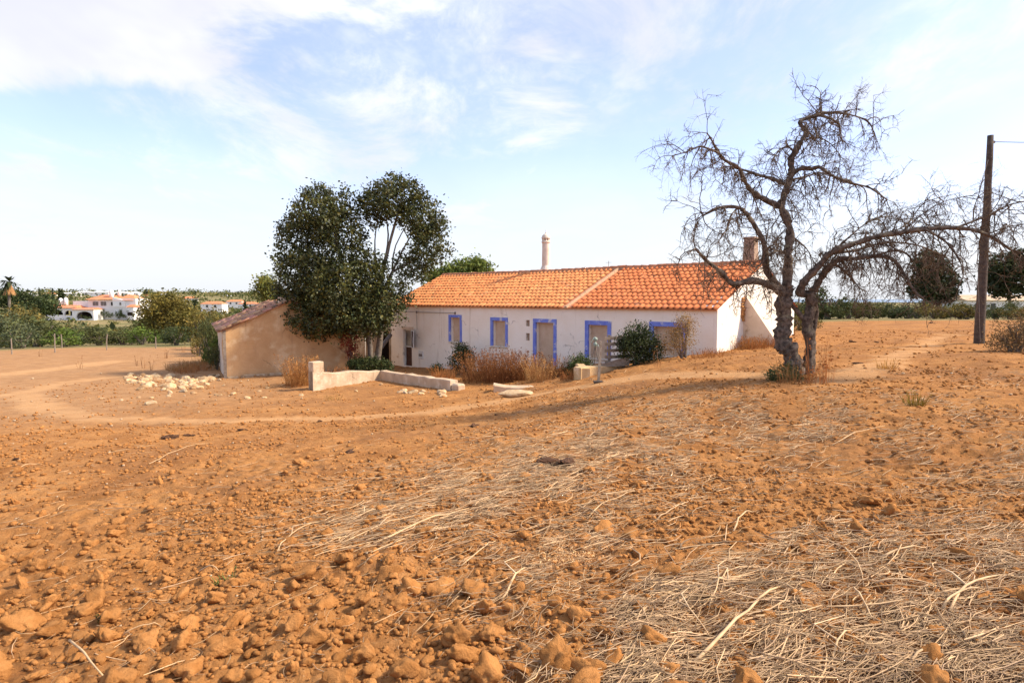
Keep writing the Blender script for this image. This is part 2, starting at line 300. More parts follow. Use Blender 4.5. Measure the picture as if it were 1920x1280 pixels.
# ------------------------------------------------------------------ ground
def ground():
    inn = np.linspace(-1.0, 1.0, 500); out = np.linspace(1.0, 2*math.pi-1.0, 72)[1:-1]
    th = np.concatenate([inn, out]); r = np.concatenate([[.25, .6, 1.0], np.geomspace(1.4, 60, 560), np.geomspace(62, 9000, 90)])
    R, T = np.meshgrid(r, th, indexing='ij'); x = (R*np.sin(T)).ravel(); y = (R*np.cos(T)).ravel()
    tm = track_mask(x, y); z = H0(x, y)+relief(x, y, tm)
    nr, nt_ = len(r), len(th); i = np.arange(nr-1)[:, None]; j = np.arange(nt_)[None]; j2 = (j+1) % nt_
    Fq = np.stack([i*nt_+j, i*nt_+j2, (i+1)*nt_+j2, (i+1)*nt_+j], -1).reshape(-1, 4)
    Fq = Fq[:, ::-1]
    V = np.stack([x, y, z], 1); c0 = len(V); V = np.vstack([V, [0, 0, float(HF(np.array([0.]), np.array([0.]))[0])]])
    tri = np.stack([np.full(nt_, c0), (np.arange(nt_)+1) % nt_, np.arange(nt_)], 1)
    d = np.hypot(x, y); thv = np.arctan2(x, np.maximum(y, 1e-6))
    edge = 47+4*np.sin(thv*9)+3*(vnoise(x*.2, y*.2, 4)-.5)
    scrub = smooth(d*np.maximum(np.cos(thv), .55), edge-1.5, edge+3)
    leftp = smooth(-x, 2, 16)*smooth(y, 9, 22)
    C = np.stack([tm, scrub, leftp], 1); C = np.vstack([C, [0, 0, 0]])
    m = bpy.data.materials.new('field_soil'); m.use_nodes = True; nt = m.node_tree; N = nt.nodes; L = nt.links; b = N['Principled BSDF']
    geo = N.new('ShaderNodeNewGeometry'); at = N.new('ShaderNodeVertexColor'); at.layer_name = 'Col'; sp = N.new('ShaderNodeSeparateColor'); L.new(at.outputs[0], sp.inputs[0])
    def noise(s, det=8, r=.65):
        n = N.new('ShaderNodeTexNoise'); n.inputs['Scale'].default_value = s; n.inputs['Detail'].default_value = det; n.inputs['Roughness'].default_value = r; L.new(geo.outputs['Position'], n.inputs[0]); return n.outputs[0]
    def rg(x_, a, c):
        q = N.new('ShaderNodeMapRange'); q.interpolation_type = 'SMOOTHSTEP'; q.inputs[1].default_value = a; q.inputs[2].default_value = c; L.new(x_, q.inputs[0]); return q.outputs[0]
    def mx(f, a, c):
        q = N.new('ShaderNodeMixRGB')
        for k, v in ((0, f), (1, a), (2, c)):
            if isinstance(v, tuple): q.inputs[k].default_value = (*v, 1)
            elif isinstance(v, float): q.inputs[k].default_value = v
            else: L.new(v, q.inputs[k])
        return q.outputs[0]
    def mul(a, c):
        q = N.new('ShaderNodeMath'); q.operation = 'MULTIPLY'
        for k, v in ((0, a), (1, c)):
            if isinstance(v, float): q.inputs[k].default_value = v
            else: L.new(v, q.inputs[k])
        return q.outputs[0]
    col = mx(rg(noise(1.1), .32, .68), (.26, .110, .033), (.42, .198, .064))
    col = mx(mul(rg(noise(7), .45, .7), .5), col, (.50, .25, .095))
    col = mx(mul(rg(noise(22, 4), .52, .66), .6), col, (.19, .08, .03))
    col = mx(mul(rg(noise(.35), .45, .65), .6), col, (.24, .112, .045))
    col = mx(mul(sp.outputs[2], .65), col, mx(rg(noise(1.7), .3, .7), (.31, .175, .085), (.41, .25, .13)))
    col = mx(mul(rg(noise(60, 3), .62, .72), .35), col, (.66, .47, .27))
    pale = mx(rg(noise(2.5), .35, .7), (.57, .34, .16), (.50, .275, .12)); col = mx(mul(sp.outputs[0], .55), col, pale)
    sc = mx(rg(noise(.09), .35, .65), (.16, .15, .062), (.27, .21, .10)); col = mx(sp.outputs[1], col, sc)
    L.new(col, b.inputs['Base Color']); b.inputs['Roughness'].default_value = .98; b.inputs['Specular IOR Level'].default_value = .08
    b1 = N.new('ShaderNodeBump'); b1.inputs['Strength'].default_value = .9; b1.inputs['Distance'].default_value = .03; L.new(noise(16, 8, .7), b1.inputs['Height'])
    b2 = N.new('ShaderNodeBump'); b2.inputs['Strength'].default_value = .5; b2.inputs['Distance'].default_value = .012; L.new(noise(85, 4, .7), b2.inputs['Height']); L.new(b1.outputs[0], b2.inputs['Normal']); L.new(b2.outputs[0], b.inputs['Normal'])
    o = link('ground', mesh_np('ground', V, [Fq, tri], m, C, True)); tag(o, kind='structure')
ground()
sea = MB(); sea.add([(-200, 2600, -13.6), (16000, 2600, -13.6), (16000, 15000, -13.6), (-200, 15000, -13.6)], [(0, 1, 2, 3)])
tag(sea.obj('sea', mat('sea_water', (.10, .17, .24), (.13, .20, .28), .002, .25, 0)), kind='structure')
# ------------------------------------------------------------------ farmhouse (local X along the front wall, Y into the house)
HR = Vector((385/F*21.8, 21.8, 0)); HL = Vector((-227/F*34.88, 34.88, 0)); LEN = (HR-HL).length
ux = (HR-HL).normalized(); RZ = math.atan2(ux.y, ux.x); nrm_in = Vector((-ux.y, ux.x, 0))
house = tag(empty('farmhouse', HL, RZ), 'long low whitewashed farmhouse with orange clay tile roof and blue window surrounds', 'farmhouse')
HI = Matrix.Translation(HL)@Matrix.Rotation(RZ, 4, 'Z'); HINV = HI.inverted()
def wp(px, py):                                                       # pixel -> (X, z) on the front wall
    o = HINV@Vector((0, 0, EYE)); q = HINV@P(px, py, 10.0); d = q-o; t = -o.y/d.y; p = o+d*t; return p.x, p.z
ZE, ZR, DEP = 1.30, 3.055, 4.0; WD = 2*DEP
def rect(x0, y0, x1, y1):
    a = wp(x0, y0); b = wp(x1, y1); c = wp(x0, y1); return [a[0], b[0], (c[1]+b[1])/2, (a[1]+wp(x1, y0)[1])/2]
R_W1 = rect(844.5, 595, 863, 641); R_W2 = rect(924, 601, 948, 649); R_D = rect(1005, 604.5, 1038, 694); R_W3 = rect(1103.5, 609, 1139, 672); R_W4 = rect(1225, 612, 1278, 668)
R_OD = rect(756, 618, 772.5, 686); R_V1 = rect(986, 600, 993, 611.5); R_V2 = rect(986, 624.5, 993, 638.5)
OPEN = [R_W1, R_W2, R_D, R_W3, R_W4, R_OD, R_V1, R_V2]
def wall_front():
    b = MB(); zb = -3.2; xs = sorted({0, LEN}|{v for o in OPEN for v in o[:2]}|set(np.linspace(0, LEN, 20)[1:-1])); zs = sorted({zb, ZE}|{v for o in OPEN for v in o[2:]})
    idx = {}
    V = []
    def vid(i, k, y):
        key = (i, k, y)
        if key not in idx: idx[key] = len(V); V.append((xs[i], y, zs[k]))
        return idx[key]
    Fs = []
    inside = lambda x, z: any(o[0]-1e-6 < x < o[1]+1e-6 and o[2]-1e-6 < z < o[3]+1e-6 for o in OPEN)
    for i in range(len(xs)-1):
        for k in range(len(zs)-1):
            if not inside((xs[i]+xs[i+1])/2, (zs[k]+zs[k+1])/2): Fs.append((vid(i, k, 0), vid(i+1, k, 0), vid(i+1, k+1, 0), vid(i, k+1, 0)))
    b.add(V, Fs)
    for o in OPEN:
        x0, x1, z0, z1 = o; dp = .38
        b.add([(x0, 0, z0), (x1, 0, z0), (x1, 0, z1), (x0, 0, z1), (x0, dp, z0), (x1, dp, z0), (x1, dp, z1), (x0, dp, z1)], [(0, 4, 7, 3), (1, 2, 6, 5), (3, 7, 6, 2), (0, 1, 5, 4)])
    b.obj('front_wall', M_WHITE, house)
    prof = [(0, zb), (WD, zb), (WD, ZE), (DEP, ZR-.05), (0, ZE)]
    for X, t in ((LEN, -.5), (0, .5)):
        y0 = .003
        pts = [(X, y0 if y == 0 else y, z) for y, z in prof]; MB().prism(pts if t > 0 else pts[::-1], (t, 0, 0)).obj('gable_wall', M_GABLE, house)
    k = MB(); k.box(.501, LEN-.501, WD-.45, WD, zb, ZE); k.obj('back_wall', M_WHITE, house)
wall_front()
def window(name, r, sill=True, fr=.15, dp=.20, sm=M_BOARD, label=None, down=0, left=True):
    x0, x1, z0, z1 = r; w = MB().box(x0-.02, x1+.02, dp, dp+.2, z0-.02, z1+.02).obj(name, sm, house)
    if label: w['label'] = label
    s = MB(); s.box(x0-fr, x0+.004, -.028, .05, z0-down, z1); s.box(x1-.004, x1+fr, -.028, .05, z0-down, z1); s.box(x0-fr, x1+fr, -.031, .05, z1-.004, z1+fr)
    s.obj('surround', M_BLUE, w)
    if sill: MB().box(x0-.10, x1+.10, -.07, .12, z0-.06, z0+.012, bev=.01).obj('sill', M_SILL, w)
    return w
window('window', R_W1, fr=.13); window('window', R_W2, fr=.15); window('doorway', R_D, False, fr=.16, label='blocked doorway with a worn blue surround')
window('window', R_W3, fr=.17); window('window', R_W4, fr=.17)
for r in (R_V1, R_V2): MB().box(r[0]-.02, r[1]+.02, .10, .25, r[2]-.02, r[3]+.02).obj('vent', M_BRICK, house)
# the doorway with the open sash at the far end
x0, x1, z0, z1 = R_OD; zm = z0+(z1-z0)*.52
dr = MB().box(x0, x1, .16, .20, z0, zm).obj('door', M_DOOR, house); dr['label'] = 'dark brown lower door leaf under a glazed panel'
fr = MB(); fr.box(x0, x0+.05, .10, .2, z0, z1); fr.box(x1-.05, x1, .10, .2, z0, z1); fr.box(x0, x1, .098, .21, zm, zm+.05); fr.box(x0, x1, .098, .21, z1-.05, z1); fr.obj('door_frame', M_FRAME, dr)
MB().box(x0+.05, x1-.05, .15, .158, zm+.05, z1-.05).obj('pane', M_GLASSP, dr)
s = MB(); sa = Vector((x1, -.01, 0)); e = Vector((.60, -.30, 0)).normalized(); nn = Vector((e.y, -e.x, 0)); wS = .66
def leaf(mb, a, b, za, zb_, t=.035): mb.prism([sa+e*a+Vector((0, 0, za)), sa+e*b+Vector((0, 0, za)), sa+e*b+Vector((0, 0, zb_)), sa+e*a+Vector((0, 0, zb_))], nn*t)
leaf(s, 0, .05, zm, z1); leaf(s, wS-.05, wS, zm, z1); leaf(s, .05, wS-.05, zm, zm+.05); leaf(s, .05, wS-.05, z1-.05, z1); sash = s.obj('open_sash', M_FRAME, house)
s = MB(); leaf(s, .05, wS-.05, zm+.05, z1-.05, .012); s.obj('pane', M_DOOR, sash)
s = MB(); s.tube([sa+e*.07+nn*.03+Vector((0, 0, z1-.06)), sa+e*(wS-.07)+nn*.03+Vector((0, 0, zm+.06))], .014, 5); s.obj('brace', M_FRAME, sash)
MB().box(x0-.12, x1+.16, -.02, .1, z1+.003, z1+.16).obj('lintel', M_BARE, house)
a = wp(785.5, 672); b_ = wp(794, 658); mb = MB().box(a[0], b_[0], -.05, .02, a[1], b_[1], bev=.01).obj('meter_box', M_FRAME, house)
MB().box(a[0]+.06, b_[0]-.06, -.056, -.048, a[1]+.13, a[1]+.27).obj('meter_window', M_IRON, mb)
a = wp(743, 583); b_ = wp(854, 587); c = wp(782, 585); d = wp(783, 618)
s = MB(); s.tube([(a[0], -.04, a[1]), (c[0], -.045, c[1]), (b_[0], -.04, b_[1])], .012, 5); s.tube([(c[0], -.04, c[1]), (d[0], -.04, d[1])], .01, 5)
for q in (a, c, b_): s.box(q[0]-.03, q[0]+.03, -.06, .02, q[1]-.06, q[1]+.06)
s.obj('cable', M_IRON, house)
# roof
ov = .16; SL = math.hypot(DEP+ov, ZR-ZE); ANG = math.atan2(ZR-ZE, DEP); NROW = 12; EXP = (SL+.02)/NROW; NC = 78; TW = (LEN+.16)/NC
def tile_shape(seed):
    r = random.Random(seed); V = []; n = 9
    ln = EXP+.07
    for j, (yy, dz) in enumerate(((0, -.014), (0, 0), (ln*.5, 0), (ln, -.012))):
        for i in range(n):
            t = i/(n-1); z = .012+.055*max(0, math.sin(math.pi*min(1, t/.62)))**.9 if t < .62 else .012-.012*math.sin(math.pi*(t-.62)/.38)
            V.append(((t-.5)*TW*1.03, yy, z+dz+.014*(1-yy/ln)))
    Fs = [(j*n+i, j*n+i+1, (j+1)*n+i+1, (j+1)*n+i) for j in range(3) for i in range(n-1)]
    return V, Fs
TV, TF = tile_shape(0); TVn = np.array(TV)
xs_seam = wp(1065, 572)[0]
def tint(X, r):
    if X < xs_seam: base = np.array([1.10, 1.22, 1.25]); k = r.normal(0, .06); yel = r.random()*.16
    else: base = np.array([1.0, .93, .95]); k = r.normal(0, .05); yel = r.random()*.1
    c = base*(1+k); c[1] *= 1+yel; c[2] *= 1+yel
    if r.random() < .025: c *= .78
    return c
roof = MB(); roof.prism([(-.02, -ov+.02, ZE-.075), (-.02, DEP, ZR-.03), (-.02, WD+ov, ZE-.09), (-.02, WD+ov, ZE-.14), (-.02, DEP, ZR-.12), (-.02, -ov+.02, ZE-.13)], (LEN+.04, 0, 0))
rf = roof.obj('roof', M_RIDGE, house)
rot = Matrix.Rotation(ANG, 4, 'X'); eav = Vector((0, -ov, ZE-ov*math.tan(ANG)))
def sag(X, row): return -.035*math.sin(math.pi*min(max(X/xs_seam, 0), 1))*row/NROW if X < xs_seam else 0
vars_ = []
for k in range(10):
    c = tint(LEN, rng); vars_.append(mesh_np('roof_tile', TVn, np.array(TF), M_TILE, np.tile(c, (len(TVn), 1)), True))
NEARC = 24; bv = []; bf = []; bc = []; nb = 0
RTM = np.array(rot.to_3x3())
for c in range(NC):
    X = -.08+TW*(c+.5)
    if abs(X-xs_seam) < TW*.6: continue
    for r in range(NROW):
        yy = r*EXP-.02; p = eav+Vector((X, 0, 0))+(rot@Vector((0, yy, 0)))+Vector((0, 0, -.012+sag(X, r)))
        jx = rng.normal(0, .009)*(1 if rng.random() > .03 else 3); jz = rng.normal(0, .004); tw = rng.normal(0, .012)
        if c >= NC-NEARC:
            o = link('roof_tile', vars_[rng.integers(10)], rf, p+Vector((jx, 0, jz)), (ANG+rng.normal(0, .008), 0, tw))
        else:
            v = TVn@RTM.T+np.array(p)+np.array([jx, 0, jz]); bv.append(v); bf.append(np.array(TF)+nb); nb += len(v); bc.append(np.tile(tint(X, rng), (len(v), 1)))
o = link('weathered_tile', mesh_np('weathered_tile', np.vstack(bv), np.vstack(bf), M_TILE, np.vstack(bc), True), rf); o['kind'] = 'stuff'; o['label'] = 'paler sun-bleached orange tiles of the older roof'
bv = []; bf = []; nb = 0                                            # back slope
for c in range(NC):
    X = -.08+TW*(c+.5)
    for r in range(NROW):
        v = TVn.copy()@RTM.T; v[:, 1] *= -1; q = eav+(rot@Vector((0, r*EXP-.02, 0))); v += np.array([X, 2*DEP-q.y, q.z-.012]); bv.append(v); bf.append(np.array(TF)[:, ::-1]+nb); nb += len(v)
o = link('back_slope_tile', mesh_np('back_slope_tile', np.vstack(bv), np.vstack(bf), M_TILE, np.ones((nb, 3)), True), rf); o['kind'] = 'stuff'
s = MB(); q = eav+rot@Vector((0, -.02, 0))                            # mortar seam between the two roofs
for r in range(NROW*2):
    p = eav+Vector((xs_seam, 0, 0))+rot@Vector((0, r*EXP/2, .02)); p2 = eav+Vector((xs_seam, 0, 0))+rot@Vector((0, (r+1)*EXP/2, .02)); w = .075+.02*random.random(); h = .035+.02*random.random()
    s.add([p+Vector((-w, 0, -.05)), p+Vector((-w*.6, 0, h)), p+Vector((w*.6, 0, h)), p+Vector((w, 0, -.05)), p2+Vector((-w, 0, -.05)), p2+Vector((-w*.6, 0, h)), p2+Vector((w*.6, 0, h)), p2+Vector((w, 0, -.05))], [(0, 1, 5, 4), (1, 2, 6, 5), (2, 3, 7, 6), (0, 3, 2, 1), (4, 5, 6, 7)])
s.obj('mortar_seam', M_MORTAR, rf)
rv = []
for k in range(4):
    s = MB(); n = 8
    V = []; t = [1+random.gauss(0, .1)]*3
    for yy, rr in ((0, .125), (.46, .105)):
        for kk in range(n+1): a = math.pi*kk/n; V.append((yy, -math.cos(a)*rr*1.15, math.sin(a)*rr*.85-.03))
    for kk in range(n+1): a = math.pi*kk/n; V.append((0, -math.cos(a)*.10, math.sin(a)*.075-.03))
    s.add(V, [(i, i+1, n+2+i, n+1+i) for i in range(n)]+[(2*n+2+i, 2*n+3+i, i+1, i) for i in range(n)], tuple(t)); rv.append(s.mesh('ridge_tile', M_RIDGE, True))
nr_ = 46
for k in range(nr_): link('ridge_tile', rv[k % 4], rf, (-.05+k*(LEN+.02)/nr_, DEP, ZR+.035+sag(k*LEN/nr_, NROW)+random.gauss(0, .006)), (0, random.gauss(0, .02), random.gauss(0, .02)))
s = MB(); s.prism([(-.05, DEP-.15, ZR-.06), (-.05, DEP-.1, ZR+.03), (-.05, DEP+.1, ZR+.03), (-.05, DEP+.15, ZR-.06)], (LEN+.08, 0, 0)); s.obj('ridge_mortar', M_MORTAR, rf)
# round chimney, square chimney, aerial
def ridge_x(px):
    o = HINV@Vector((0, 0, EYE)); q = HINV@P(px, 500, 10.0); d = q-o; t = (DEP-o.y)/d.y; return (o+d*t).x
cy = DEP+.45
def ridge_at(px, yy):
    o = HINV@Vector((0, 0, EYE)); q = HINV@P(px, 500, 10.0); d = q-o; return (o+d*((yy-o.y)/d.y)).x
cx = ridge_at(1023.5, cy); s = MB()
s.lathe([(.40, 2.6), (.36, 3.0), (.27, 3.22), (.21, 3.36), (.20, 4.55), (.235, 4.57), (.235, 4.63), (.20, 4.66)], cx, cy, 18)
for k in range(8):
    a = 2*math.pi*k/8; s.box(cx+.165*math.cos(a)-.035, cx+.165*math.cos(a)+.035, cy+.165*math.sin(a)-.035, cy+.165*math.sin(a)+.035, 4.65, 4.80)
s.lathe([(.13, 4.65), (.13, 4.80)], cx, cy, 10)
s.lathe([(.24, 4.79), (.24, 4.84), (.19, 4.95), (.11, 5.03), (.04, 5.06), (.05, 5.10), (.02, 5.14), (.012, 5.26)], cx, cy, 16); ch = s.obj('chimney', M_CHIM, house); ch['label'] = 'slim round chimney with a domed cap'
cx = LEN-.75; cy = DEP+.75; s = MB(); s.add([(cx-.27, cy-.27, 2.5), (cx+.27, cy-.27, 2.5), (cx+.27, cy+.27, 2.5), (cx-.27, cy+.27, 2.5), (cx-.21, cy-.21, 4.08), (cx+.21, cy-.21, 4.08), (cx+.21, cy+.21, 4.08), (cx-.21, cy+.21, 4.08)], [(0, 1, 5, 4), (1, 2, 6, 5), (2, 3, 7, 6), (3, 0, 4, 7), (4, 5, 6, 7)])
s.box(cx-.24, cx+.24, cy-.24, cy+.24, 4.081, 4.16); ch = s.obj('chimney', M_BRICK, house); ch['label'] = 'square brown block chimney at the gable'
ax = ridge_x(1139); s = MB(); s.tube([(ax, DEP+.1, 3), (ax, DEP+.1, 3.42)], .012, 4); s.tube([(ax-.16, DEP+.1, 3.34), (ax+.16, DEP+.1, 3.34)], .008, 4); s.obj('aerial', M_IRON, house)
# buttress on the gable
by = 2.30; s = MB(); zt = 1.72
s.prism([(LEN-.02, by, -1.5), (LEN+1.42, by, -1.5), (LEN+1.33, by, -.1), (LEN+.06, by, zt), (LEN-.02, by, zt+.02)], (0, .42, 0)); bt = s.obj('buttress', M_BARE, house); bt['label'] = 'sloping plastered buttress with cracked edge'
s = MB(); pr = random.Random(3)
for k in range(9):
    z = 1.65-k*.10; s.box(LEN+.003, LEN+.05+.05*pr.random(), by-.16-.12*pr.random(), by+.002, z-.06-.05*pr.random(), z, bev=.012)
s.obj('exposed_rubble', mat('rubble_core', (.50, .24, .07), (.30, .13, .05), 9, .95, .6, 40), bt)
# ------------------------------------------------------------------ foliage tools
def unit(v): return v/np.maximum(np.linalg.norm(v, axis=-1, keepdims=True), 1e-9)
def leaf_quads(C, size, asp=.55, flat=0.0, r=rng):
    n = len(C); a = unit(r.normal(size=(n, 3))); b = r.normal(size=(n, 3)); a[:, 2] *= 1-flat; a = unit(a)
    b = unit(b-a*(a*b).sum(1, keepdims=True)); L = (np.asarray(size)*r.uniform(.6, 1.3, n))[:, None]/2
    V = np.stack([C-a*L, C+b*L*asp, C+a*L, C-b*L*asp], 1).reshape(-1, 3); return V, np.arange(4*n).reshape(-1, 4)
def lobes_points(lobes, n, clump, per, shell=.55, r=rng):
    """points gathered in clumps through ellipsoids (cx,cy,cz,rx,ry,rz[,weight]); returns points and a clump value 0..1"""
    vol = np.array([l[3]*l[4]*l[5]*(l[6] if len(l) > 6 else 1) for l in lobes])**(.72); vol = vol/vol.sum(); nc = max(1, n//per)
    li = r.choice(len(lobes), nc, p=vol); L = np.array([l[:6] for l in lobes])[li]
    d = unit(r.normal(size=(nc, 3))); rad = (shell+(1-shell)*r.random(nc)**.6)[:, None]; cc = L[:, :3]+d*rad*L[:, 3:6]; val = r.random(nc)
    C = np.repeat(cc, per, 0)+r.normal(size=(nc*per, 3))*clump*np.repeat(r.uniform(.6, 1.25, nc), per)[:, None]; return C, np.repeat(val, per)
def leaf_colors(val, c=(1, 1, 1), var=.35, warm=.12, r=rng):
    n = len(val); k = (1-var/2+var*val+r.normal(0, .12, n))[:, None]; w = r.normal(0, warm, n)
    col = np.array(c)[None]*k*np.stack([1+w, 1+w*.4, 1-w*.5], 1); return np.repeat(np.clip(col, .05, 3), 4, 0)
def foliage_mesh(name, lobes, n, clump, per, size, m, c=(1, 1, 1), asp=.55, shell=.55, var=.5, warm=.12, r=rng):
    C, val = lobes_points(lobes, n, clump, per, shell, r); V, Fq = leaf_quads(C, size, asp, r=r); return mesh_np(name, V, Fq, m, leaf_colors(val, c, var, warm, r))
def blades_mesh(name, n, spread, h, w, m, lean=.35, c=(1, 1, 1), heads=0, r=rng, curve=.5):
    """dry grass: curved tapering strips rising from a disc; heads = share with a seed head"""
    ang = r.random(n)*6.283; rad = spread*np.sqrt(r.random(n)); b = np.stack([rad*np.cos(ang), rad*np.sin(ang), np.full(n, -.05)], 1)
    az = ang+r.normal(0, .9, n); hh = h*(.3+.85*r.random(n)**1.3); ln = lean*r.uniform(.1, 1.2, n)
    d = np.stack([np.cos(az), np.sin(az), np.zeros(n)], 1); side = np.stack([-np.sin(az+r.normal(0, .8, n)), np.cos(az), np.zeros(n)], 1)
    V = []
    for t, ww in ((0, 1), (.4, .85), (.75, .6), (1, .25)):
        p = b+d*(ln*hh*(t+curve*t*t))[:, None]*.6+np.array([0, 0, 1])*(hh*(t-.18*curve*t*t))[:, None]; V += [p-side*w*ww/2, p+side*w*ww/2]
    V = np.stack(V, 1).reshape(-1, 3); base = np.arange(n)[:, None]*8
    Fq = np.concatenate([base+np.array([[2*k, 2*k+1, 2*k+3, 2*k+2]]) for k in range(3)])
    col = np.repeat(np.array(c)[None]*r.uniform(.6, 1.35, n)[:, None], 8, 0)
    if heads:
        sel = r.random(n) < heads; tip = V.reshape(n, 8, 3)[sel, 6]; C = np.repeat(tip, 7, 0)+r.normal(size=(sel.sum()*7, 3))*np.array([.02, .02, .06])*h
        LV, LF = leaf_quads(C, .045*h+.01, .6, r=r); Fq = np.vstack([Fq, LF+len(V)]); V = np.vstack([V, LV]); col = np.vstack([col, np.repeat(np.array(c)[None]*r.uniform(.7, 1.4, len(C))[:, None], 4, 0)])
    return mesh_np(name, V, Fq, m, np.clip(col, .02, 3))
def limb(mb, pts, r0, r1, sides=7, rough=.12, sub=3, ridge=0):
    """a bent branch through points, resampled with small kinks"""
    pts = [Vector(p) for p in pts]; out = []
    for i in range(len(pts)-1):
        p0 = pts[max(i-1, 0)]; p1 = pts[i]; p2 = pts[i+1]; p3 = pts[min(i+2, len(pts)-1)]
        for k in range(sub):
            t = k/sub; out.append(.5*((2*p1)+(p2-p0)*t+(2*p0-5*p1+4*p2-p3)*t*t+(-p0+3*p1-3*p2+p3)*t**3))
    out.append(pts[-1]); n = len(out); rad = [r0+(r1-r0)*(i/(n-1))**.85 for i in range(n)]
    rad = [q*(1+random.gauss(0, rough*.5)) for q in rad]; mb.tube(out, rad, sides, True, None, rough, ridge); return out, rad
# ------------------------------------------------------------------ shed of rammed earth
S0 = Vector((-13.67, 29, 0)); sg = Vector((.89, .46, 0)).normalized(); SRZ = math.atan2(sg.y, sg.x); SW = 6.06; SLN = 9.0
shed = tag(empty('shed', S0, SRZ), 'ochre rammed earth shed with a sagging old tile roof', 'shed')
ze, zr = .10, 1.46; zb = -3.4
def jag(pts, n=6, a=.03):
    o = []
    for i in range(len(pts)):
        p = Vector(pts[i]); q = Vector(pts[(i+1) % len(pts)])
        for k in range(n): o.append(p.lerp(q, k/n)+Vector((random.gauss(0, a) if 0 < k else 0, 0, random.gauss(0, a) if 0 < k else 0)))
    return o
MB().prism(jag([(0, 0, zb), (SW, 0, zb), (SW, 0, ze), (SW/2, 0, zr), (0, 0, ze)]), (0, .5, 0)).obj('front_wall', M_EARTH, shed)
MB().prism([(0, SLN-.5, zb), (SW, SLN-.5, zb), (SW, SLN-.5, ze), (SW/2, SLN-.5, zr), (0, SLN-.5, ze)], (0, .5, 0)).obj('back_wall', M_EARTH, shed)
for xa in (0.003, SW-.453): MB().box(xa, xa+.45, .502, SLN-.502, zb, ze-.02).obj('side_wall', M_BARE, shed)
s = MB(); s.box(-.035, .10, -.02, .16, zb, ze+.02); s.obj('corner_post', M_WOOD, shed)
s = MB()
for sx in (0, 1):
    e0 = (-.22, ze-.10) if sx == 0 else (SW+.22, ze-.10); s.prism([(e0[0], -.10, e0[1]), (SW/2, -.10, zr), (SW/2, -.10, zr+.05), (e0[0], -.10, e0[1]+.05)][::(1 if sx == 0 else -1)], (0, SLN+.15, 0))
srf = s.obj('roof', M_OLDT, shed)
def half_tile(r0=.10, r1=.085, ln=.46, n=6):
    V = []
    for yy, rr in ((0, r0), (ln, r1)):
        for k in range(n+1): a = math.pi*k/n; V.append((-math.cos(a)*rr, yy, math.sin(a)*rr*.85))
    for k in range(n+1): a = math.pi*k/n; V.append((-math.cos(a)*(r0-.018), 0, math.sin(a)*(r0-.018)*.85))
    return np.array(V), np.array([(i, i+1, n+2+i, n+1+i) for i in range(n)]+[(2*n+2+i, 2*n+3+i, i+1, i) for i in range(n)])
hv, hf = half_tile(); bv = []; bf = []; bc = []; nb = 0; sl = math.hypot(SW/2+.2, zr-ze+.1); sa_ = math.atan2(zr-ze+.1, SW/2+.2)
for side in (0, 1):
    for c in range(42):
        for r in range(9):
            if rng.random() < .04: continue
            v = hv.copy()*np.array([1, 1, 1]); v[:, 0] += rng.normal(0, .012); q = rng.normal(0, .05); v = v@np.array([[math.cos(q), -math.sin(q), 0], [math.sin(q), math.cos(q), 0], [0, 0, 1]])
            y = v[:, 1]+r*.375; z = v[:, 2]+.05+rng.normal(0, .012)+.03*math.sin(c*.5+r); xx = y*math.cos(sa_)-z*math.sin(sa_); zz = y*math.sin(sa_)+z*math.cos(sa_)-.03*math.sin(math.pi*r/9)
            X = -.26+xx; X = X if side == 0 else SW-X; w = np.stack([X, -.12+c*.215+v[:, 0]*(1 if side == 0 else -1), ze-.11+zz], 1)
            bv.append(w); bf.append((hf if side == 0 else hf)[:, ::-1]+nb); nb += len(w); k = rng.uniform(.6, 1.5); bc.append(np.tile(np.array([k, k*rng.uniform(.9, 1.2), k*rng.uniform(.85, 1.3)]), (len(w), 1)))
o = link('old_roof_tile', mesh_np('old_roof_tile', np.vstack(bv), np.vstack(bf), M_OLDT, np.vstack(bc), True), srf); o['kind'] = 'stuff'
s = MB(); s.box(SW/2-.5, SW/2-.16, .25, .6, zr-.5, zr+.22, bev=.02); s.box(SW/2+.08, SW/2+.36, .25, .6, zr-.5, zr+.20, bev=.02); s.box(SW/2-.5, SW/2+.36, .3, .55, zr-.5, zr+.02); s.obj('chimney_stub', M_BARE, shed)
# plinth of pale stones under the shed front
s = MB()
for k in range(9):
    xk = .1+k*.62; s.box(xk, xk+.45+.2*random.random(), -.10-.06*random.random(), .02, gz(*(S0+sg*xk).xy)-.5, gz(*(S0+sg*xk).xy)+.12+.15*random.random(), bev=.05)
o = s.obj('stone_footing', M_STONE, shed); o['kind'] = 'stuff'
# ruined white outbuilding between shed and farmhouse
A = G(672, 690); B = G(735, 686); A = Vector((-8.4, 36.2, 0)); dv = Vector((.96, .28, 0)).normalized()
ruin = tag(empty('ruined_outbuilding', A, math.atan2(dv.y, dv.x)), 'low ruined pale outbuilding with dark doorway between shed and farmhouse', 'ruin')
s = MB(); zb2 = -3.2
for a0, a1, t in ((-.9, .62, .15), (1.12, 2.3, -.1), (2.3, 3.0, .25)): s.box(a0, a1, 0, .4, zb2, t)
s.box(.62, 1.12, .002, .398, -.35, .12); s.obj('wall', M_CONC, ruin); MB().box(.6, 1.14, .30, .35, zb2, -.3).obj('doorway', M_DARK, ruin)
for k in range(11):
    MB().box(2.55+.1*random.random(), 3.05+.1*random.random(), -.22, .2, -2.3+k*.24, -2.07+k*.24, bev=.03).obj('block', M_STONE if k % 3 else M_BRICK, ruin)
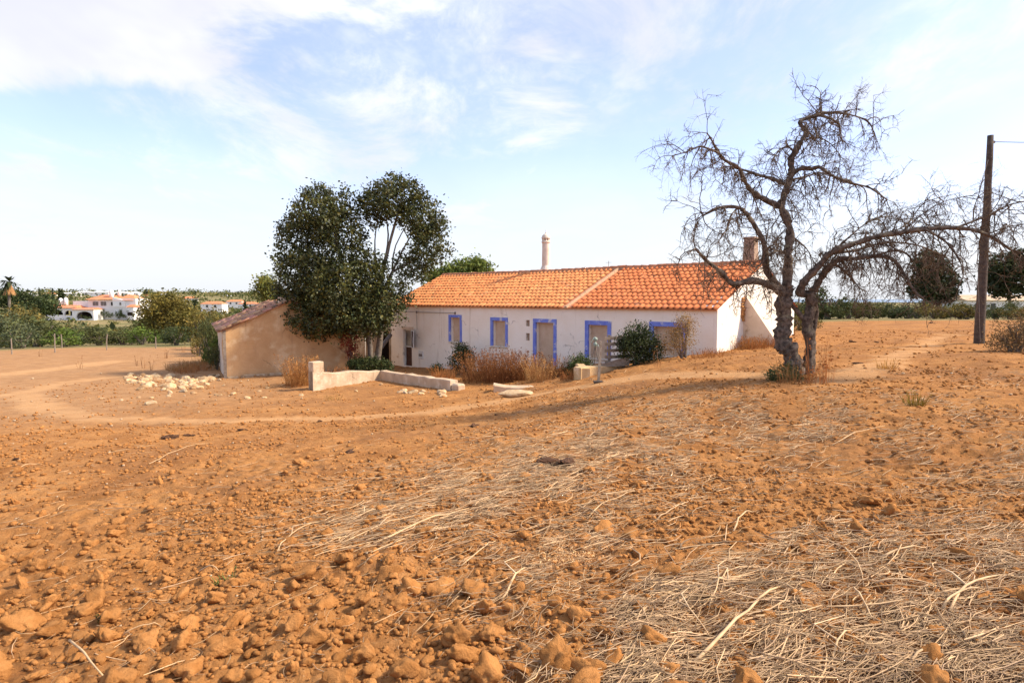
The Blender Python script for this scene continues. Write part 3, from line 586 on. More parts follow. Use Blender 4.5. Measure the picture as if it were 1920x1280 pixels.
# ------------------------------------------------------------------ yard walls
def low_wall(name, a, b, h, th, m, label, cat='wall', step=None, top=None, tilt=0):
    a = Vector(a); b = Vector(b); d = (b-a); Ln = d.length; rz = math.atan2(d.y, d.x); e = tag(empty(name, (a.x, a.y, 0), rz), label, cat, kind='thing')
    s = MB(); n = max(2, int(Ln/.35)); V = []; Fs = []
    for i in range(n+1):
        t = i/n; x = t*Ln; ht = h[0]+(h[1]-h[0])*t+random.gauss(0, .022); zb_ = min(a.z, b.z)-.6; j = [random.gauss(0, .014) for _ in range(2)]
        V += [(x, 0+j[0], zb_), (x, 0+j[1], ht-.03), (x, .025, ht), (x, th-.025, ht), (x, th, ht-.03), (x, th, zb_)]
    for i in range(n): Fs += [(6*i+k, 6*i+6+k, 6*i+7+k, 6*i+k+1) for k in range(5)]
    Fs += [tuple(range(6)), tuple(range(6*n, 6*n+6))[::-1]]; s.add(V, Fs); s.obj('masonry', m, e)
    return e, Ln
A = Vector((X_of(585, 24), 24, -2.03)); B = Vector((X_of(712, 26.4), 26.4, -1.95)); C_ = Vector((X_of(843, 22.2), 22.2, -1.72))
zt = lambda px, py, Y: P(px, py, Y).z
e, Ln = low_wall('yard_wall', A, B, (zt(585, 699, 24), zt(712, 695, 26.4)), .34, M_CONC, 'straight pale concrete yard wall with a raised end pier beside dry grass')
MB().box(0, .5, .006, .36, -2.6, zt(600, 679, 24), bev=.03).obj('pier', M_CONC, e)
e, Ln = low_wall('yard_wall', B, C_, (zt(712, 695.5, 26.4), zt(843, 714, 22.2)), .34, M_CONC, 'sloping streaked yard wall running down to a broken block end')
MB().box(Ln+.02, Ln+.42, .03, .40, -2.6, zt(855, 720, 22), bev=.05).obj('end_block', M_CONC, e)
A = Vector((X_of(1090, 20.2), 20.2, -1.15)); B = Vector((X_of(1170, 21.2), 21.2, -.75))
low_wall('retaining_wall', A, B, (zt(1090, 690, 20.2), zt(1170, 684, 21.2)), .4, M_PLAST, 'short yellow rendered retaining wall below the slatted pallet')
low_wall('retaining_wall_return', A+Vector((.02, 3.2, 0)), A+Vector((.0, .02, 0)), (zt(1090, 690, 20.2)-.05, zt(1090, 690, 20.2)-.02), .3, M_PLAST, 'side return of the yellow retaining wall running back towards the house')
A = Vector((X_of(925, 20.6), 20.6, -1.55)); B = Vector((X_of(1060, 20.6), 20.6, -1.35)); e, Ln = low_wall('concrete_kerb', A, B, (zt(925, 724, 20.6), zt(1060, 729, 20.6)), .5, M_CONC, 'long low concrete kerb sunk in the earth behind the flat pale stone', 'kerb')
def stone_mesh(name, seed, m, sub=2, flat=.7, amp=.28, c=(1, 1, 1), rough=.08, ncut=9, sm=False):
    import bmesh
    bm = bmesh.new(); bmesh.ops.create_icosphere(bm, subdivisions=sub, radius=.5); r = np.random.default_rng(seed); off = r.random(3)*50
    dirs = unit(r.normal(size=(9, 3))); cut = r.uniform(.26, .46, 9)
    for v in bm.verts:
        p = np.array(v.co)
        for d, c_ in zip(dirs[:ncut], cut):
            q = p@d
            if q > c_: p = p-d*(q-c_)*.85
        k = 1+amp*(float(vnoise(np.array([p[0]*3+off[0]]), np.array([p[1]*3+p[2]*2+off[1]]), seed)[0])-.5)+r.normal(0, rough)+(.5*amp*(float(vnoise(np.array([p[0]*8+p[2]*3+off[0]]), np.array([p[1]*8-p[2]*6+off[1]]), seed+1)[0])-.5) if sm else 0); v.co = Vector(p*k)*1.0; v.co.z *= flat
    me = bpy.data.meshes.new(name); bm.to_mesh(me); bm.free(); me.polygons.foreach_set('use_smooth', np.full(len(me.polygons), sm)); ca = me.color_attributes.new('Col', 'FLOAT_COLOR', 'POINT')
    cc = np.ones((len(me.vertices), 4), np.float32); cc[:, :3] = np.array(c)*r.uniform(.88, 1.12); ca.data.foreach_set('color', cc.ravel()); me.materials.append(m); return me
sm_ = stone_mesh('flat_stone', 77, M_STONE, 3, .35, .25, (1.12, 1.12, 1.05), .02); g = G(968, 745)
tag(link('flat_stone', sm_, None, g+Vector((0, .15, .10)), (.05, -.04, -.15), (1.15, .62, .62)), 'big flat pale limestone slab lying beside the dirt track', 'stone')
# rubble
STM = [stone_mesh('stone', 100+k, M_STONE, 2, .68, .3, ((1.25, 1.25, 1.2), (1, .95, .85), (.8, .68, .55), (1.2, 1.15, 1.0), (1, 1, .95), (.85, .8, .7), (1.25, 1.2, 1.1))[k], .035) for k in range(7)]
def stones(pix, smin, smax, name, label, group, r=np.random.default_rng(5)):
    for px, py in pix:
        g = G(px, py); sz = r.uniform(smin, smax)*(1 if r.random() < .8 else 1.5)
        tag(link(name, STM[r.integers(7)], None, (g.x, g.y, float(HF(np.array([g.x]), np.array([g.y]))[0])+sz*.04), (r.normal(0, .2), r.normal(0, .2), r.random()*6.28), (sz*r.uniform(.8, 1.4), sz*r.uniform(.7, 1.1), sz)), label, 'stone', group)
r5 = np.random.default_rng(15); pix = []
for k in range(150):
    t = r5.random(); px = 232+t*178+r5.normal(0, 4); up = r5.random()
    py = np.interp(px, [230, 290, 330, 370, 410], [712, 722, 727, 722, 712])+r5.normal(0, 5) if up < .62 else np.interp(px, [230, 300, 360, 410], [712, 708, 716, 706])+r5.normal(0, 3)
    pix.append((px, py))
stones(pix, .09, .38, 'rubble_stone', 'pale limestone rubble in the tumbled heap left of the ochre shed', 'rubble heap by the shed')
stones([(px_, np.interp(px_, [712, 850], [727, 741])+r5.random()*8) for px_ in 750+r5.random(16)*85], .16, .32, 'wall_stone', 'pale stone lying against the sloping streaked yard wall', 'stones at the foot of the yard wall')
stones([(r5.uniform(180, 560), r5.uniform(722, 758)) for _ in range(22)]+[(668, 733), (565, 742), (715, 722)], .12, .24, 'loose_stone', 'pale stone scattered on bare soil in front of the shed', 'stones scattered before the shed')
stones([(395, 668), (385, 655), (392, 690), (378, 662), (400, 680), (372, 652)], .25, .42, 'bank_stone', 'pale stone on the weedy bank beside the shed corner', 'stones on the bank')
# ------------------------------------------------------------------ evergreen tree by the shed
TB = Vector((-7.1, 31.6, 0)); TB.z = gz(TB.x, TB.y)
tree = tag(empty('evergreen_tree', TB), 'large dark evergreen tree with two crowns between the shed and the farmhouse', 'tree')
def rel(px, py, Y): return P(px, py, Y)-TB
s = MB()
t1, _ = limb(s, [(0, 0, -.3), rel(712, 640, 31.6), rel(715, 590, 31.5), rel(712, 540, 31.4), rel(722, 490, 31.3), rel(735, 440, 31.3), rel(752, 380, 31.2)], .20, .05, 9)
t2, _ = limb(s, [(-.25, -.1, -.3), rel(694, 650, 31.3), rel(680, 600, 31.2), rel(662, 550, 31.1), rel(640, 490, 31), rel(625, 420, 31)], .18, .05, 9)
s.obj('trunk', M_BARK2, tree, True)
for pts, r0 in (([(712, 560), (735, 510), (760, 460), (785, 420)], .10), ([(713, 548), (705, 500), (703, 450), (710, 400)], .08), ([(735, 510), (770, 490), (800, 470)], .06), ([(722, 490), (728, 440), (722, 390), (730, 350)], .06),
                ([(662, 550), (620, 520), (570, 490)], .08), ([(655, 530), (660, 470), (655, 400)], .07), ([(680, 600), (620, 590), (560, 560)], .07), ([(735, 505), (742, 460), (775, 400)], .05), ([(668, 560), (640, 600), (610, 620)], .06)):
    s = MB(); limb(s, [rel(a, b, 31.4+random.gauss(0, .35)) for a, b in pts], r0, .02, 6); s.obj('branch', M_BARK2, tree, True)
px2m = 31.4/F
lob = []
for (a, b, rx, ry, dy, w) in [(605, 400, 62, 48, 0, 1), (560, 450, 42, 50, .3, 1), (640, 445, 45, 55, -.5, 1), (575, 520, 62, 55, -.4, 1.2), (640, 540, 68, 62, -1.0, 1.3), (560, 575, 48, 38, 0, 1), (600, 600, 55, 34, -.6, 1.2), (665, 590, 60, 40, -.8, 1.1), (740, 372, 55, 42, 0, .9),
                         (790, 410, 45, 50, .3, .9), (700, 390, 32, 38, .2, .8), (805, 460, 38, 40, 0, .8), (775, 500, 38, 34, .4, .7), (715, 560, 40, 50, -.5, .7), (750, 555, 24, 28, -.6, .5), (690, 500, 34, 30, -.7, .6), (735, 345, 24, 18, 0, .5), (745, 590, 26, 14, -.9, .35), (700, 600, 36, 30, -1.2, 1.0), (715, 530, 26, 34, -.9, .5), (530, 490, 18, 20, 0, .4), (525, 545, 16, 14, 0, .3), (655, 365, 20, 20, 0, .4), (590, 362, 30, 14, 0, .5), (585, 618, 20, 16, -.5, .4), (825, 430, 18, 16, 0, .3)]:
    c = rel(a, b, 31.4+dy); lob.append((c.x, c.y, c.z, rx*px2m, max(rx, ry)*px2m*1.0, ry*px2m, w))
link('crown', foliage_mesh('crown', lob, 62000, .17, 22, .15, M_OAK, asp=.62, shell=.35, var=1.15, warm=.2), tree)
# ------------------------------------------------------------------ dead tree
DB = G(1502, 706); DY = DB.y
dead = tag(empty('dead_tree', DB), 'gnarled leafless tree with a forked trunk and drooping bare branches beside the gable', 'tree')
def dl(pts, y0=0, y1=0): n = len(pts); return [P(a, b, DY+y0+(y1-y0)*i/(n-1))-DB for i, (a, b) in enumerate(pts)]
s = MB(); limb(s, dl([(1494, 722), (1489, 686), (1480, 657), (1465, 637), (1471, 608), (1469, 578), (1473, 552), (1475, 534)], 0, .05), .185, .145, 20, .3, 6, .2); s.obj('trunk', M_BARK, dead, True)
s = MB(); limb(s, dl([(1512, 722), (1517, 685), (1520, 644), (1514, 608), (1522, 572), (1519, 548)], .05, .0), .125, .095, 16, .3, 6, .2); limb(s, dl([(1516, 640), (1527, 610), (1529, 575), (1521, 550)], .12, .1), .06, .055, 7, .2); s.obj('trunk', M_BARK, dead, True)
s = MB(); limb(s, dl([(1470, 553), (1485, 572), (1500, 590), (1512, 605)], .02, .02), .045, .05, 7, .15); s.obj('branch', M_BARK, dead, True)
LIMBS = [([(1472, 556), (1448, 537), (1412, 526), (1374, 532), (1350, 508), (1325, 489), (1304, 466)], 0, -.9, .085, .022),
         ([(1472, 552), (1452, 528), (1437, 505), (1433, 460), (1419, 430), (1400, 402), (1384, 389), (1350, 389), (1318, 404)], 0, -.5, .10, .018),
         ([(1474, 540), (1478, 500), (1478, 470), (1481, 433), (1472, 405), (1464, 386), (1469, 370), (1478, 346), (1484, 324), (1483, 299), (1491, 286), (1503, 264), (1512, 249), (1500, 230), (1515, 221), (1537, 216)], 0, .4, .112, .03),
         ([(1464, 388), (1440, 377), (1416, 364), (1400, 346), (1391, 327), (1384, 314), (1359, 300), (1347, 286), (1334, 262), (1326, 250)], .1, -.7, .075, .012),
         ([(1476, 347), (1450, 336), (1419, 327), (1391, 318), (1362, 312)], .15, .7, .05, .015), ([(1347, 287), (1331, 280), (1312, 275), (1290, 284), (1262, 292)], -.6, -.9, .03, .008),
         ([(1487, 325), (1503, 316), (1522, 317), (1537, 314), (1556, 327), (1581, 339), (1606, 346), (1632, 353), (1662, 374)], .2, -.6, .055, .012), ([(1486, 337), (1512, 331), (1538, 324), (1562, 330)], .2, .9, .028, .01),
         ([(1535, 216), (1553, 221), (1572, 233), (1578, 262)], .4, .1, .035, .01), ([(1520, 219), (1544, 211), (1587, 214), (1625, 227), (1641, 252)], .4, .8, .032, .008), ([(1537, 216), (1541, 205), (1540, 186)], .4, .5, .014, .005), ([(1580, 213), (1588, 202), (1600, 188)], .6, .6, .01, .004),
         ([(1491, 287), (1478, 276), (1462, 281), (1446, 305)], .3, -.2, .03, .008), ([(1512, 262), (1535, 258), (1560, 272), (1578, 296)], .3, -.1, .022, .006),
         ([(1519, 552), (1500, 548), (1511, 525), (1534, 501), (1558, 474), (1602, 457), (1647, 443), (1691, 436), (1740, 429), (1800, 428), (1850, 440), (1895, 468)], .1, -1.2, .10, .022),
         ([(1524, 548), (1543, 516), (1570, 488), (1602, 485), (1647, 480), (1677, 489), (1697, 516), (1714, 545), (1732, 560)], .1, -1.0, .085, .012),
         ([(1645, 478), (1677, 470), (1700, 476), (1714, 495), (1722, 520)], -.5, -.6, .03, .01), ([(1536, 500), (1580, 455), (1630, 415), (1665, 405), (1660, 402)][:4], 0, .5, .035, .007),
         ([(1660, 441), (1700, 420), (1735, 380), (1798, 362)], -.6, -.3, .018, .004), ([(1690, 436), (1725, 405), (1770, 378), (1824, 366)], -.6, -1, .018, .004), ([(1735, 430), (1775, 455), (1800, 490), (1806, 520)], -.9, -1.2, .03, .008), ([(1790, 428), (1850, 405), (1890, 385), (1935, 375)], -1, -.6, .03, .008), ([(1850, 440), (1890, 425), (1930, 420)], -1.1, -1.3, .02, .006),
         ([(1478, 480), (1460, 470), (1440, 480), (1420, 500), (1400, 495)], .1, -.6, .03, .01), ([(1481, 440), (1500, 455), (1515, 470), (1530, 500)], .1, .5, .025, .006), ([(1384, 389), (1370, 405), (1362, 430), (1345, 455)], -.3, -.9, .025, .008), ([(1558, 475), (1600, 470), (1660, 455), (1720, 460), (1770, 480)], -.1, .7, .04, .008), ([(1560, 490), (1590, 515), (1610, 540), (1620, 570)], .1, .5, .025, .006)]
tw = MB(); tr_ = random.Random(4)
def rv3(): return Vector((tr_.gauss(0, 1), tr_.gauss(0, 1), tr_.gauss(0, 1))).normalized()
def grow(p, d, ln, r, lev, droop):
    n = (6, 4, 3)[lev]; pts = [p.copy()]; q = p.copy(); d = d.normalized(); nodes = []
    for i in range(n):
        d = (d+rv3()*(.30, .30, .26)[lev]+Vector((0, 0, -droop*(.10+.05*i)))).normalized(); q = q+d*(ln/n); pts.append(q.copy()); nodes.append((q.copy(), d.copy()))
    tw.tube(pts, [r*(1-.68*i/n) for i in range(n+1)], (4, 3, 3)[lev], False)
    if lev < 2:
        for k in range((7, 5)[lev]):
            a, b = nodes[tr_.randrange(0 if lev else 1, n)]; dd = (b*.5+rv3()*.9).normalized(); grow(a, dd, ln*tr_.uniform(.25, .55), r*.6, lev+1, droop*tr_.uniform(-.2, 1.2))
for pts, a, b, r0, r1 in LIMBS:
    s = MB(); out, rad = limb(s, dl(pts, a, b), r0*.92, r1*1.15, 12 if r0 > .05 else 6, .28, 5, .14 if r0 > .05 else 0); s.obj('branch', M_BARK, dead, True)
    acc = 0
    for i in range(1, len(out)):
        seg = (out[i]-out[i-1]).length; acc += seg
        if (rad[i] > .06 and tr_.random() < .8) or acc > 1: acc = min(acc, .5); continue
        while acc > .088:
            acc -= .088; dr_ = (out[i]-out[i-1]).normalized(); dd = (dr_*.45+rv3()).normalized(); drp = tr_.choice((2.2, 1.8, .9, -.6, 2.4)); grow(out[i], dd, tr_.uniform(.22, .85), min(.013, rad[i]*.5+.004), 0, drp)
    for k in range(3): grow(out[-1], (out[-1]-out[-2])+rv3()*.05, tr_.uniform(.4, .8), r1*.7, 0, .4)
o = tw.obj('twigs', M_TWIG, dead); o['kind'] = 'stuff'
# weeds round its foot
def plant(name, me, g, label, cat, group=None, rz=None, sc=1.0, stem=True):
    o = tag(link(name, me, None, g, (0, 0, random.random()*6.28 if rz is None else rz), (sc, sc, sc)), label, cat, group); return o
g = G(1535, 722); plant('dry_weed', blades_mesh('dry_weed', 46, .28, 1.05, .010, M_DRYL, .35, (.85, .62, .5), .35), g, 'tall rusty dry weed standing right of the dead tree trunk', 'weed')
g = G(1492, 722); plant('dry_weed', blades_mesh('dry_weed', 110, .34, .6, .009, M_DRYL, .6, (.62, .6, .58), .3), g, 'brown dry weeds tangled at the foot of the dead tree', 'weed')
sh = foliage_mesh('ground_weed', [(0, 0, .14, .38, .3, .2)], 1500, .06, 14, .06, M_SHRUB, (1, 1, .9)); g = G(1470, 716); plant('ground_weed', sh, g, 'small grey green weed left of the dead tree foot', 'weed')
# ------------------------------------------------------------------ utility pole and wire
g = G(1836, 648); top = P(1858, 254, g.y); s = MB(); d = top-g; n = 9
s.tube([g-Vector((0, 0, .5))-d*.03]+[g+d*(i/n)+Vector((random.gauss(0, .012), 0, 0)) for i in range(n+1)], [.155]+[.15-.065*i/n for i in range(n+1)], 12, True, None, .05)
pole = s.mesh('utility_pole', M_POLE, True); pole.transform(Matrix.Translation(-g)); po = tag(link('utility_pole', pole, None, g), 'leaning weathered wooden utility pole standing in the red field', 'pole')
s = MB(); a = P(1858, 266, g.y)-g; s.box(a.x-.06, a.x+.10, a.y-.05, a.y+.05, a.z-.05, a.z+.02); s.obj('bracket', M_IRON, po)
s = MB(); a = P(1857, 266, g.y); b = Vector((22, 19, a.z+.1)); s.tube([a.lerp(b, t)-Vector((0, 0, .5*t*(1-t))) for t in np.linspace(0, 1, 9)], .012, 4); tag(s.obj('overhead_wire', M_IRON), 'thin overhead wire running off the utility pole', 'wire')
s = MB(); a = P(1853, 300, g.y-.1); b = P(1830, 395, g.y-.3); s.tube([a, a.lerp(b, .5)+Vector((-.05, 0, 0)), b, P(1838, 640, g.y-.2)], .008, 4); tag(s.obj('guy_wire', M_IRON), 'slack thin wire hanging down along the utility pole', 'wire')
# ------------------------------------------------------------------ yard things: pallet, post, tripod pump, board, stake
g = G(1150, 688); Yp = 20.9
pal = tag(empty('pallet', (0, 0, 0)), 'weathered grey slatted wooden pallet standing on edge above the yellow wall', 'pallet')
for k, (ya, yb) in enumerate(((630, 636), (641, 647), (653, 659), (665, 671), (676, 682))):
    a = P(1134, ya+1.5, Yp); b = P(1134, yb+1.5, Yp); c = P(1196, yb-1, Yp+.35); d = P(1196, ya-1, Yp+.35); MB().prism([a, b, c, d], (.0, .03, 0), (1.0-.1*(k % 2),)*3).obj('slat', M_WOOD, pal)
for px in (1140, 1168, 1190):
    a = P(px, 628, Yp+.06+(px-1134)/62*.35); b = P(px, 689, Yp+.06+(px-1134)/62*.35); MB().prism([a, a+Vector((.09, 0, 0)), b+Vector((.09, 0, 0)), b], (0, .07, 0)).obj('batten', M_WOOD, pal)
MB().prism([P(1128, 682, Yp-.1), P(1128, 688, Yp-.1), P(1180, 685, Yp-.1), P(1180, 668, Yp-.1)], (0, .05, 0)).obj('board', M_WOOD, pal)
g = G(1122, 717); s = MB(); t = P(1127, 640, g.y+.3); a = (t-g)
s.prism([g+Vector((-.035, 0, -.1)), g+Vector((.035, 0, -.1)), t+Vector((.035, 0, 0)), t+Vector((-.035, 0, 0))], (0, .06, 0)); po = s.obj('leaning_post', M_WOOD); tag(po, 'narrow wooden post with a foot plate propped against the yellow wall', 'post')
MB().box(g.x-.14, g.x+.13, g.y-.1, g.y+.12, g.z-.02, g.z+.05, bev=.01).obj('foot_plate', M_POLE, po)
g = P(1116, 690, 21.8); g.z = gz(g.x, g.y); pump = tag(empty('tripod_pump', g), 'old green hand pump on thin tripod legs before a blocked window', 'pump'); hd = P(1116, 648, 21.8)-g
for dx, dy in ((-.28, -.1), (.22, -.12), (.02, .3)): s = MB(); s.tube([hd, (dx, dy, -.15)], .016, 6); s.obj('leg', M_IRON, pump)
M_GP = mat('green_paint', (.16, .24, .20), (.40, .44, .38), 22, .7, .2, 40); s = MB(); s.lathe([(.03, hd.z-.05), (.065, hd.z), (.065, hd.z+.09), (.03, hd.z+.12), (.035, hd.z+.17), (.08, hd.z+.2), (.08, hd.z+.27), (.03, hd.z+.31)], hd.x, hd.y, 12); s.obj('pump_head', M_GP, pump, True)
s = MB(); s.tube([hd+Vector((.0, -.02, .24)), hd+Vector((-.09, -.08, .27)), hd+Vector((-.16, -.12, .12))], .012, 6); s.obj('handle', M_GP, pump); s = MB(); s.tube([hd+Vector((0, 0, .05)), hd+Vector((.09, -.1, .04)), hd+Vector((.11, -.13, -.03))], .016, 6); s.obj('spout', M_GP, pump)
g = G(708, 690); s = MB(); a = P(702, 668, 32.0); b = P(732, 628, 34.2); limb(s, [a-Vector((0, 0, .5)), a, a.lerp(b, .5), b], .15, .11, 8, .06, 2); tag(s.obj('leaning_log', M_BARK2, None, True), 'thick cut log leaning from the evergreen tree to the farmhouse corner', 'log')
s = MB(); a = G(685, 692); s.tube([a-Vector((0, 0, .2)), P(684.5, 612, a.y)], .022, 6); tag(s.obj('stake', M_FRAME), 'thin white upright stake inside the yard wall', 'stake')
# ------------------------------------------------------------------ shrubs and dry grass round the house
def on(px, Y):
    x = X_of(px, Y); return Vector((x, Y, gz(x, Y)))
def shrub(name, g, lobes, n, leaf, m, label, c=(1, 1, 1), cat='shrub', clump=.10, per=16, stems=5, var=.6, group=None, shell=.45):
    e = tag(empty(name, g), label, cat, group); link('foliage', foliage_mesh('foliage', lobes, n, clump, per, leaf, m, c, shell=shell, var=var), e)
    s = MB(); l = lobes[0]
    for k in range(stems): q = lobes[k % len(lobes)]; s.tube([(random.gauss(0, .06), random.gauss(0, .06), -.1), (q[0]*.5+random.gauss(0, .05), q[1]*.5, q[2]*.5), (q[0]+random.gauss(0, q[3]*.3), q[1]+random.gauss(0, q[4]*.3), q[2]+q[5]*.5)], [.025, .018, .006], 5)
    s.obj('stem', M_BARK2, e); return e
shrub('shrub', on(864, 28.9), [(0, 0, .55, .62, .5, .5), (.1, 0, 1.0, .45, .4, .35), (.35, 0, .75, .35, .35, .45), (-.1, 0, 1.25, .3, .3, .2)], 4200, .085, M_SHRUB, 'round grey green shrub under the second small window of the farmhouse', (.55, .62, .6))
shrub('shrub', on(1192, 20.9), [(0, 0, .55, .62, .5, .55), (.35, .1, .7, .5, .45, .6), (-.25, 0, .8, .4, .4, .4), (.1, 0, 1.15, .38, .35, .3), (.62, .1, .5, .35, .4, .5)], 7500, .075, M_DKGR, 'dense dark green bush growing through the pallet', (1, 1, .9))
shrub('twiggy_shrub', on(1282, 20.6), [(0, 0, .85, .48, .4, .6), (-.35, 0, .55, .4, .4, .5), (.1, 0, 1.25, .32, .3, .25)], 3800, .05, M_DRYL, 'pale brown dried bush in front of the half hidden window', (.78, .92, .9), shell=.2, stems=14)
shrub('shrub', on(1084, 22.4), [(0, 0, .25, .45, .4, .35), (.2, 0, .35, .3, .3, .35)], 2600, .075, M_DKGR, 'low green bush at the end of the yellow retaining wall', (1.4, 1.5, 1.1))
shrub('shrub', on(690, 30.2), [(0, 0, .4, .9, .5, .45), (.7, 0, .35, .5, .4, .4), (-.6, .1, .4, .4, .4, .45)], 4500, .11, M_DKGR, 'dark leafy undergrowth behind the straight yard wall', (1.2, 1.2, 1))
shrub('red_leaf_shrub', on(655, 30.6), [(0, 0, 1.7, .45, .4, .6), (.15, 0, 1.0, .3, .3, .5)], 1300, .10, M_DRYL, 'rust red leaved sapling under the evergreen tree', (.55, .22, .3))
shrub('shrub', on(818, 30.3), [(0, 0, .15, .35, .3, .22)], 900, .07, M_SHRUB, 'tiny green tuft by the farmhouse wall near the meter box', (.8, 1, .7))
dry = [((905, 25.0), .75, 1.25, 420, (.78, .66, .62), 'rust brown dry grass clump under the middle window'), ((945, 24.3), .8, 1.35, 520, (.68, .54, .5), 'tallest rust brown dry grass clump before the middle window'), ((985, 24.0), .6, 1.15, 380, (.8, .66, .6), 'dry brown grass clump left of the blocked doorway'),
       ((1012, 22.3), .45, .95, 240, (1.3, 1.35, 1.3), 'pale straw coloured grass clump before the blocked doorway'), ((1050, 23.0), .5, .85, 260, (.55, .45, .42), 'dark brown dead weeds right of the blocked doorway'), ((560, 25.6), .5, 1.35, 420, (1.25, 1.15, .95), 'golden tall dry grass between the shed and the yard wall end'),
       ((830, 27.2), .5, .6, 200, (1.1, .9, .75), 'short orange dry grass in the yard behind the sloping wall'), ((1405, 23.0), .7, .55, 420, (.95, .8, .65), 'dry brown grass heaped at the foot of the gable wall'), ((1435, 22.3), .7, .5, 360, (.95, .75, .6), 'dry brown grass heaped below the buttress'), ((1350, 21.2), .5, .3, 160, (1, .85, .7), 'thin dry grass at the front corner of the gable'), ((1075, 20.9), .4, .4, 160, (.9, .7, .55), 'low dry weeds between the kerb and the yellow wall'),
       ((620, 24.4+3), .7, .7, 260, (1, .75, .55), 'dry orange grass inside the straight yard wall'), ((1330, 19.8), .5, .35, 200, (1, .8, .6), 'low dry weeds beside the pale brown dried bush')]
for (q, sp, h, n, c, lab) in dry: plant('dry_grass_clump', blades_mesh('dry_grass_clump', int(n*1.3), sp*1.1, h*.92, .013, M_DRYL, .55, tuple(.82*q for q in c), .4), on(*q), lab, 'grass clump')
for k in range(8):                                                      # brown weeds on the bank left of the shed
    plant('bank_weed', blades_mesh('bank_weed', 150, .55, .5, .016, M_DRYL, .6, (.8+.1*(k % 3), .85, .75), .4), G(330+k*9, 694-k*2+(k % 3)*5), 'brown and pale dry weeds on the rubble bank beside the shed', 'weed', 'dry weeds on the rubble bank')
# right edge bush
shrub('twiggy_shrub', on(1905, 16.8), [(0, 0, .5, .75, .7, .55), (.5, 0, .55, .7, .6, .6), (-.3, 0, .3, .45, .5, .35)], 5200, .05, M_DRYL, 'grey brown twiggy shrub to the right of the utility pole', (.42, .52, .6), shell=.2, stems=30)
# ------------------------------------------------------------------ background: hedge, trees, scrub
def bush_variant(seed, m, n=1500, leaf=.14, c=(1, 1, 1), var=.7):
    r = np.random.default_rng(seed); k = r.integers(5, 8)
    lobes = [(r.normal(0, .36), r.normal(0, .3), r.uniform(.3, .72), r.uniform(.24, .42), r.uniform(.24, .4), r.uniform(.2, .34)) for _ in range(k)]+[(0, 0, .3, .52, .48, .32)]
    return foliage_mesh('foliage', lobes, n, .06, 16, leaf, m, c, var=var, shell=.4, r=r)
BV = {'olive': [bush_variant(k, M_SHRUB, 1900, .075, (1.0, 1.0, .9)) for k in (1, 2, 3)], 'dark': [bush_variant(k, M_DKGR, 1900, .075, (1.25, 1.25, 1.1)) for k in (4, 5, 6)],
      'brown': [bush_variant(k, M_SHRUB, 1900, .075, (1.75, 1.25, .9)) for k in (7, 8, 9)], 'bright': [bush_variant(k, M_SHRUB, 1900, .075, (1.1, 1.45, .7)) for k in (10, 11)], 'grey': [bush_variant(k, M_SHRUB, 1900, .075, (1.15, 1.2, 1.55)) for k in (12, 13)]}
stemme = MB()
for k in range(5): a = k*1.3; stemme.tube([(0, 0, -.15), (.12*math.cos(a), .12*math.sin(a), .25), (.3*math.cos(a), .3*math.sin(a), .6)], [.04, .03, .012], 5)
STEM = stemme.mesh('stem', M_BARK2)
def bush(px, Y, wpx, hpx, kind, label, group=None, name='shrub', cat='shrub', zoff=0):
    g = on(px, Y); lim = np.interp(px, [60, 95, 262, 300], [572, 611, 611, 572])
    hpx = min(hpx, 560+(EYE-g.z)/Y*F-lim) if px < 400 else hpx; w = wpx/F*Y; h = hpx/F*Y; e = tag(empty(name, g+Vector((0, 0, zoff))), label, cat, group); sc = (w/1.35, w/1.35, h/1.0); rz = random.random()*6.28
    link('foliage', random.choice(BV[kind]), e, (0, 0, 0), (0, 0, rz), sc); link('stem', STEM, e, (0, 0, 0), (0, 0, rz), sc); return e
rr = random.Random(21)
for k in range(20):                                                     # hedge along the right field edge
    px = 1505+k*24+rr.uniform(-6, 6); bush(px, 50+rr.uniform(-1, 2.5), rr.uniform(44, 64), rr.uniform(22, 38), rr.choice(['olive', 'dark', 'olive', 'brown', 'dark']), 'low scrubby hedge bush along the far edge of the red field', 'hedge bushes along the far field edge', 'hedge_bush', 'bush')
bush(1550, 49, 80, 64, 'dark', 'taller dark green bush in the hedge behind the dead tree trunk', name='hedge_bush', cat='bush'); bush(1478, 34, 70, 62, 'olive', 'olive shrub behind the farmhouse gable seen through the trunk fork'); bush(1500, 32, 60, 40, 'brown', 'brown weedy shrub behind the dead tree trunk')
bush(1590, 50, 60, 46, 'olive', 'rounded olive bush in the hedge beside the taller dark one', name='hedge_bush', cat='bush')
def tree_round(name, px, Y, base_py, lobes_px, n, leaf, m, label, c=(1, 1, 1), trunk=.18, shell=.4, cat='tree', clump=.25, per=18, dz=1.0):
    g = on(px, Y); e = tag(empty(name, g), label, cat); k = Y/F; lob = []
    for a, b, rx, ry in lobes_px: q = P(a, b, Y)-g; lob.append((q.x, q.y, q.z, rx*k, rx*k*dz, ry*k))
    link('crown', foliage_mesh('crown', lob, n, clump, per, leaf, m, c, shell=shell, var=.8), e); s = MB(); t = lob[0]; limb(s, [(0, 0, -.4), (t[0]*.3, t[1]*.3, max(.5, t[2]*.5)), (t[0], t[1], t[2]+t[5]*.5)], trunk, trunk*.3, 7)
    for l in lob[1:5]: limb(s, [(t[0]*.3, t[1]*.3, max(.5, t[2]*.5)), (l[0]*.8, l[1]*.8, l[2]*.85), (l[0], l[1], l[2])], trunk*.5, .03, 5)
    s.obj('trunk', M_BARK2, e, True); return e
